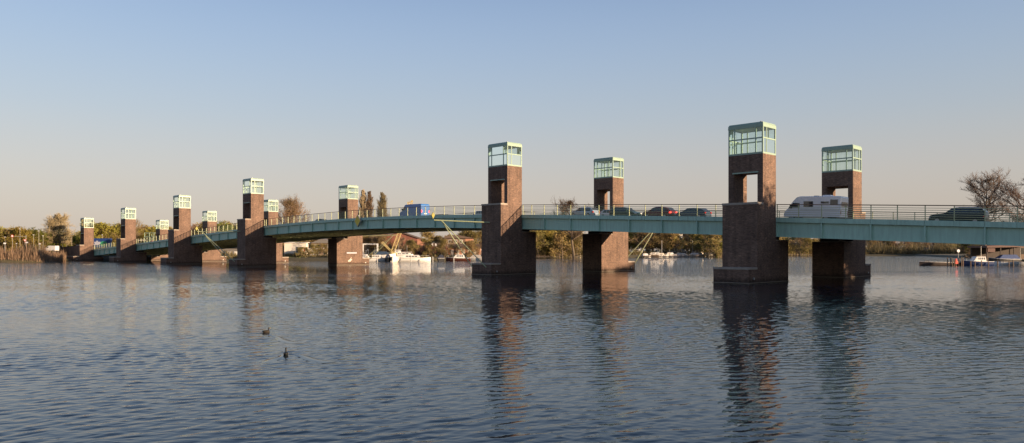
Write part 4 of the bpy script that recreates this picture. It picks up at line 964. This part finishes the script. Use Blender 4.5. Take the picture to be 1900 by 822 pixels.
boat('white cabin boat partly behind the signal arm struts left of the others', X(702,247), 247, R(3), 8.0, 2.8, 1.0, style='cabin', group=G)
boat('white boat hard against the right side of the plaque tower', X(679,252), 252, R(-5), 6.5, 2.6, 1.1, style='cabin', group=G)
boat('small black boat moored stern on between white boats', X(720,246), 246, R(-80), 5.5, 2.2, 1.15, hull='dark', cabin='navy', style='covered', group=G)
boat('pale clinker boat seen bow on, left of the large cruiser', X(733,245.5), 245.5, R(-97), 6.0, 2.5, 1.3, hull='cream', style='open', group=G)
boat('boat under a big dark blue tarpaulin behind the white cabin boat', X(714,256), 256, R(0), 7.5, 3.2, 2.1, hull='white', cabin='tarp', style='covered', group=G)
boat('white cruiser behind and left of the large motor cruiser', X(745,258), 258, R(2), 8, 3, 1.9, style='cruiser', group=G)
boat('dark boat with navy cover right of the mooring post', X(818,255), 255, R(100), 5.0, 2.6, 1.0, hull='dark', cabin='navy', style='covered', group=G)
boat('long red brown boat with white cabin below the boatyard building', X(850,258), 258, R(178), 8.6, 2.9, 1.0, hull='hullred', style='cabin', group=G)
boat('grey covered boat left of the near signal arm struts', X(879,268), 268, R(180), 6.0, 2.4, .9, hull='galv', cabin='concrete', style='covered', group=G)
boat('small grey boat just left of the big near middle tower', X(896,262), 262, R(170), 5.2, 2.2, .8, hull='cream', style='open', group=G)
# right side
GR = 'boats moored at the right bank'
boat('low rust brown barge pointing left, right of the right hand towers', X(1748,180), 180, R(180), 11, 2.4, .75, hull='darkwood', style='barge', group=GR, name='barge', cat='barge')
boat('blue hulled cabin boat with white top beside the mooring posts', X(1812,178), 178, R(178), 7.0, 2.6, .95, hull='hullblue', style='cabin', group=GR)
boat('white boat lying under the shelter between posts', X(1868,184), 184, R(180), 6.4, 2.4, .8, style='open', group=GR)
boat('small pale blue boat at the very right edge', X(1898,182), 182, R(180), 4.6, 2.0, .7, hull='galv', style='open', group=GR)
boat('boat wrapped in blue plastic sheet inside the shelter', X(1862,199), 199, R(180), 8, 2.8, 1.3, hull='dark', cabin='sheet', style='covered', group=GR)
# distant marina
for k, px in enumerate((1204,1214,1221,1232,1243,1250,1262,1273,1288,1300,1312,1322,1333,1342)):
    Y = 415+(px-1204)*.42
    b_ = boat('small distant boat in the marina across the lake', X(px, Y)-2, Y-4, R(random.choice((180, 10, 95, 170))), random.uniform(5,8), 2.4, random.uniform(.8,1.5), hull=random.choice(('white','white','cream','wood')), style=random.choice(('cabin','cabin','covered')), cabin=random.choice(('white','cream')), group='distant marina boats')
    if k % 5 == 3: MB().tube((0,0,.8),(0,0,9.5),.09,n=5).build('mast', M['white'], b_)
for k in range(16):
    px = 1168+k*11; Y = 440+k*3
    r = empty('parked_car', (X(px, Y), Y, gz(X(px, Y), Y)), random.uniform(0, 3)); tag(r, 'parked car or caravan on the bank above the marina', 'car', 'cars and caravans above the marina')
    L_ = random.uniform(4, 6); hh = random.uniform(1.5, 2.5)
    MB().prism([(-L_/2,.3),(-L_/2,hh-.2),(-L_/2+.3,hh),(L_/4,hh),(L_/2-.3,hh*.6),(L_/2,.3)], -1, 1).build('body', M[random.choice(('white','cream','carsilver','white'))], r)
    MB().box(-L_/3,L_/5,-1.02,1.02,hh*.55,hh*.85).build('side_window', M['cglass'], r)
    r.location.z += 1.0*(k % 2)
# jetties
for (xa, ya, xb, yb, lab) in ((X(962,352),352,X(1078,379),379,'low dark wooden jetty along the far bank left of the far middle tower'), (X(1190,408),404,X(1345,470),466,'long pale marina jetty across the lake'), (X(1440,520),530,X(1507,556),556,'distant low jetty between the right hand towers')):
    r = empty('jetty', (xa, ya, 0), math.atan2(yb-ya, xb-xa)); L_ = math.hypot(xb-xa, yb-ya); tag(r, lab, 'jetty')
    MB().box(0,L_,-.8,.8,.55,.8).build('walkway', M['darkwood'], r)
    k = 0
    while k < L_:
        MB().tube((k,-.9,-1),(k,-.9,1.6+.5*random.random()),.12,n=6).build('jetty_post', M['darkwood'], r); k += max(4, L_/24)
    MB().box(0,L_,-.84,-.8,1.3,1.36).build('jetty_rail', M['wood'], r)
# right bank mooring posts, round sign, red buoy figure
for k, px in enumerate((1758,1764,1767,1771,1779,1784,1787,1801,1809,1821,1834,1851,1872,1880)):
    Y = 176-.25*(k % 3); hh = random.uniform(1.6,2.3) if k < 7 else random.uniform(.9,1.4)
    o = MB().tube((0,0,-1),(0,0,hh),.13,.11,8).build('mooring_post', M['wood'], None, loc=(X(px,Y),Y,0)); tag(o, 'tall wooden mooring post in the cluster left of the blue boat' if k < 7 else 'short mooring post in front of the blue boat and shelter', 'mooring post', 'tall mooring posts by the red marker' if k < 7 else 'short mooring posts by the boat shelter')
r = empty('lake_sign', (X(1778,181),181,0)); tag(r, 'round pale sign on a tall pole beside the blue cabin boat', 'sign')
MB().tube((0,0,-1),(0,0,3.4),.05,n=8).build('pole', M['galv'], r); MB().disc((0,-.08,3.55), .36, .05, 'y', 20).build('disc', M['signwhite'], r)
r = empty('red_marker', (X(1774,176.5),176.5,0)); tag(r, 'bright red and white marker buoy between the mooring posts', 'marker')
MB().frustum(-.3,.3,-.3,.3,.5,-.12,.12,-.12,.12,1.7).build('red_cone', M['red'], r); MB().ball((.25,0,.8),.3,.3,.35).build('float', M['orange'], r); MB().tube((0,0,-1),(0,0,.5),.1,n=8).build('stake', M['wood'], r)
for px in (1893, 1901):
    o = MB().tube((0,0,-.2),(0,0,6.4),.07,.05,8).build('flag_pole', M['galv'], None, loc=(X(px,205),205,1)); tag(o, 'left pale pole rising over the boat shelter' if px < 1900 else 'right pale pole rising over the boat shelter', 'pole')
for px in (803, 842, 700, 762):
    o = MB().tube((0,0,-1),(0,0,1.7),.16,.14,8).build('mooring_pile', M['galv'], None, loc=(X(px,243),243,0))
    tag(o, {803:'pale mooring pile right of the large cruiser bow',842:'pale mooring pile before the red brown boat',700:'pale mooring pile before the white cabin boat',762:'pale mooring pile before the large cruiser'}[px], 'mooring post')
# boatyard hoist frame
r = empty('boat_hoist', (X(687,268),268,gz(X(687,268),268))); tag(r, 'white portal frame of the boatyard hoist behind the signal arm struts', 'hoist')
for x in (-2.6, 2.6):
    MB().box(x-.25,x+.25,-.25,.25,-.5,4.6).build('upright', M['white'], r)
MB().box(-2.9,2.9,-.22,.22,4.603,5.0).build('crossbeam', M['white'], r)
# yellow lattice crane
r = empty('crane', (X(729,262),262,1.0)); tag(r, 'yellow lattice crane whose boom passes behind the deck and tops out above the blue van', 'crane')
def lattice(mb, p, q, w, n, rr=.06):
    p, q = Vector(p), Vector(q); d = (q-p); L_ = d.length; d.normalize(); u = Vector((0,1,0)); v = d.cross(u).normalized()
    cs = [(-1,-1),(1,-1),(1,1),(-1,1)]
    def P_(t, c_, s=1): return p+d*L_*t+(u*c_[0]+v*c_[1])*w/2*s
    for c_ in cs: mb.tube(P_(0,c_), P_(1,c_), rr, n=5)
    for k in range(n):
        for j in range(4):
            a_, b_ = cs[j], cs[(j+1) % 4]
            mb.tube(P_(k/n, a_ if k % 2 else b_), P_((k+1)/n, b_ if k % 2 else a_), rr*.7, n=4); mb.tube(P_(k/n, a_), P_(k/n, b_), rr*.6, n=4)
m = MB(); lattice(m, (0,0,2.2), (5.9,0,19.0), 1.15, 15); m.build('lattice_boom', M['craney'], r)
m = MB(); lattice(m, (0,0,1.8), (-3.8,0,5.6), .5, 6, .07); m.build('back_mast', M['craney'], r)
MB().frustum(-1.8,1.8,-1.3,1.3,.2,-1.5,1.2,-1.1,1.1,2.2).build('crane_cab', M['craney'], r); MB().box(-2.2,2.2,-1.5,1.5,-.6,.19).build('undercarriage', M['dark'], r)
m = MB(); lattice(m, (5.1,0,19.1), (7.0,0,19.5), .8, 3, .07); m.disc((6.7,0,19.9),.4,.2); m.build('boom_head', M['craney'], r)
m = MB(); m.tube((-3.8,0,5.6),(5.7,0,19.2),.03,n=4); m.tube((6.7,0,19.2),(6.7,0,10),.03,n=4); m.build('cable', M['dark'], r)
# bridge end lamps, signs at the left bank
def lamp(px, Y, ytop, label, cat='street lamp'):
    x = X(px, Y); z0 = 3.3 if Y > 270 else min(gz(x, Y), 3.3); H = (HORIZON-ytop)*Y/FPX+CAM_H-z0
    r = empty('street_lamp', (x, Y, z0)); tag(r, label, cat, 'lamps and poles at the left bank')
    MB().tube((0,0,-.5),(0,0,H),.10,.06,8).build('pole', M['lamppole'], r); MB().frustum(-.3,.14,-.12,.12,H,-.24,.1,-.08,.08,H+.12).build('lamp_head', M['signwhite'], r)
for k, (px, yt) in enumerate(((116,432),(123.5,434),(133,437),(62.5,436),(72,429),(37,425),(80,438),(190,436),(31,452),(10,440))):
    lamp(px, 277 if px > 100 else 242, yt, ['tallest pale lamp post right of the tall bare domed tree','middle pale lamp post above the abutment wall','lamp post nearest the leftmost tower above the abutment wall','thin pole in front of the dark green tree','tall pole before the darker green round tree','tall pole carrying the cross arm before the bright green tree','short lamp pole left of the tall bare domed tree','lamp post rising behind the blue lorry','low pole in the reeds at the far left','thin pole nearest the left edge'][k])
def roadsign(px, Y, yc, shape, label, r_=.45):
    x = X(px, Y); z = (HORIZON-yc)*Y/FPX+CAM_H; z0 = min(gz(x, Y), z-1.5)
    r = empty('road_sign', (x, Y, z0)); tag(r, label, 'road sign'); zz = z-z0
    MB().tube((0,0,-.3),(0,0,zz),.05,n=6).build('pole', M['galv'], r)
    if shape == 'ring':
        MB().disc((0,-.07,zz), r_, .04, 'y', 20).build('red_ring', M['red'], r); MB().disc((0,-.1,zz), r_*.66, .02, 'y', 20).build('white_centre', M['signwhite'], r)
    elif shape == 'tri':
        MB().add([(-r_,-.07,zz+r_*.6),(r_,-.07,zz+r_*.6),(0,-.07,zz-r_),(-r_,-.03,zz+r_*.6),(r_,-.03,zz+r_*.6),(0,-.03,zz-r_)], [(0,1,2),(5,4,3),(0,3,4,1),(1,4,5,2),(2,5,3,0)]).build('red_triangle', M['red'], r)
        MB().add([(-r_*.6,-.08,zz+r_*.4),(r_*.6,-.08,zz+r_*.4),(0,-.08,zz-r_*.55)], [(0,1,2)]).build('white_centre', M['signwhite'], r)
    else: MB().box(-r_,r_,-.08,-.04,zz-r_*.5,zz+r_*.5).build('panel', M['signwhite'], r)
roadsign(46.5, 238, 446, 'tri', 'red and white triangular sign among the reeds at the far left', .55)
roadsign(50, 237, 450, 'panel', 'small pale panel sign just below the triangular sign', .4)
roadsign(9, 238, 451.5, 'panel', 'small white panel sign at the left edge', .4)
roadsign(23, 240, 438, 'ring', 'round sign at the end of the cross arm at the far left', .42)
roadsign(74, 240, 452.5, 'panel', 'small white panel in the reeds below the dark green tree', .3)
x = X(24,241); r = empty('sign_gantry', (x,241,1)); tag(r, 'thin horizontal sign gantry arm at the far left', 'gantry'); MB().bar((0,0,7.2),(4.3,0,7.2),.08,.1).build('arm', M['galv'], r)
for xx in (4.2,): MB().tube((xx,0,-.3),(xx,0,7.6),.07,n=6).build('pole', M['galv'], r)
# round sign at the far tower
p = BW(POS[5]-AW+.3, -WID+1.2); r = empty('road_sign', (p.x, p.y, zt(POS[5])-.1), 0); tag(r, 'round sign with a red ring on the edge of a far left tower', 'road sign')
MB().tube((0,0,0),(0,0,2.6),.05,n=8).build('pole', M['galv'], r); MB().disc((0,-.08,2.9), .5, .04, 'y', 20).build('red_ring', M['red'], r); MB().disc((0,-.11,2.9), .3, .02, 'y', 20).build('white_centre', M['signwhite'], r)
# pale steel stair tower behind the second span
r = empty('stair_tower', (X(277,290),290,1)); tag(r, 'pale green steel frame tower behind the second span from the left', 'tower')
m = MB()
for x_ in (-1.8,0,1.8):
    for y_ in (0,2): m.tube((x_,y_,0),(x_,y_,9.5),.1,n=5)
for z_ in (2,4,6,8,9.5): m.box(-2,2,-.1,2.1,z_-.06,z_+.06)
m.build('frame', M['lantern'], r); MB().box(-5.5,-2.3,0,2,6.6,6.8).build('canopy', M['cream'], r)

# ---------------------------------------------------------------- ducks and their wakes
def duck(px, yp, rz, drake, label, s=1.0):
    Y = CAM_H*FPX/(yp-HORIZON); r = empty('duck', (X(px, Y), Y, 0), rz); tag(r, label, 'duck', 'ducks swimming'); r.scale = (s,s,s)
    L_ = .42; rings = []
    for t, hw, z0, z1 in ((0,.015,.1,.13),(.1,.05,.03,.13),(.25,.085,-.03,.15),(.5,.1,-.05,.165),(.72,.09,-.05,.16),(.88,.06,-.03,.14),(.97,.025,.02,.1)):
        x = -L_/2+L_*t; zc = (z0+z1)/2; hz = (z1-z0)/2
        rings.append([(x, hw*math.cos(q), zc+hz*math.sin(q)) for q in [2*math.pi*i/10 for i in range(10)]])
    # neck and head continue the body
    body = MB().loft(rings)
    rings = [[(cx+rr*math.cos(q)*.9, rr*math.sin(q), cz) for q in [2*math.pi*i/8 for i in range(8)]] for cx, cz, rr in ((.13,.1,.05),(.145,.16,.036),(.15,.21,.03),(.155,.245,.036),(.165,.275,.042),(.165,.30,.036),(.16,.32,.018))]
    body.loft(rings); body.build('body', M['duckd'] if drake else M['duckb'], r, smooth=True)
    MB().frustum(.2,.26,-.02,.02,.255,.2,.25,-.016,.016,.278).build('bill', M['bill'], r)
    for sg in (-1, 1): MB().ball((-.03, sg*.085, .09), .13, .022, .05, 8, 6).build('wing', M['duckg'] if drake else M['duckb'], r, smooth=True)
    return r, Y
d1, Y1 = duck(493.5, 617.5, R(15), False, 'brown duck swimming farther out, seen from the side', .75)
d2, Y2 = duck(530.5, 659.5, R(105), True, 'dark headed drake swimming away, nearer the camera', .78)
def wake(x0, y0, x1, y1, label, w=.17, h=.02):
    m = MB(); n = 26; d_ = Vector((x1-x0, y1-y0, 0)); L_ = d_.length; d_.normalize(); s_ = Vector((-d_.y, d_.x, 0)); rings = []
    for k in range(n+1):
        t = k/n; c_ = Vector((x0, y0, 0))+d_*L_*t+s_*.08*math.sin(t*7); a_ = h*math.sin(math.pi*min(1, t*1.3+.12) if t < .68 else math.pi*.5*(1+t))
        a_ = h*(1-t)**.5+.001; ww = w*(.6+t)
        rings.append([tuple(c_+s_*ww*q+Vector((0,0,.003+a_*(1-q*q)))) for q in (-1,-.6,-.25,0,.25,.6,1)])
    V = [v for r_ in rings for v in r_]; nn = 7
    m.add(V, [(k*nn+i, k*nn+i+1, (k+1)*nn+i+1, (k+1)*nn+i) for k in range(n) for i in range(nn-1)])
    o = m.build('wake', M['water'], None, smooth=True); tag(o, label, kind='structure')
def wk(px0, yp0, px1, yp1, lab): 
    Ya, Yb = CAM_H*FPX/(yp0-HORIZON), CAM_H*FPX/(yp1-HORIZON); wake(X(px0,Ya), Ya, X(px1,Yb), Yb, lab)
wk(500,622,546,637,'wake ripple trailing right of the farther brown duck'); wk(538,657,610,673,'right wake ripple of the nearer drake'); wk(524,659,498,674,'left wake ripple of the nearer drake'); wk(488,618,455,619,'left wake ripple of the farther duck')
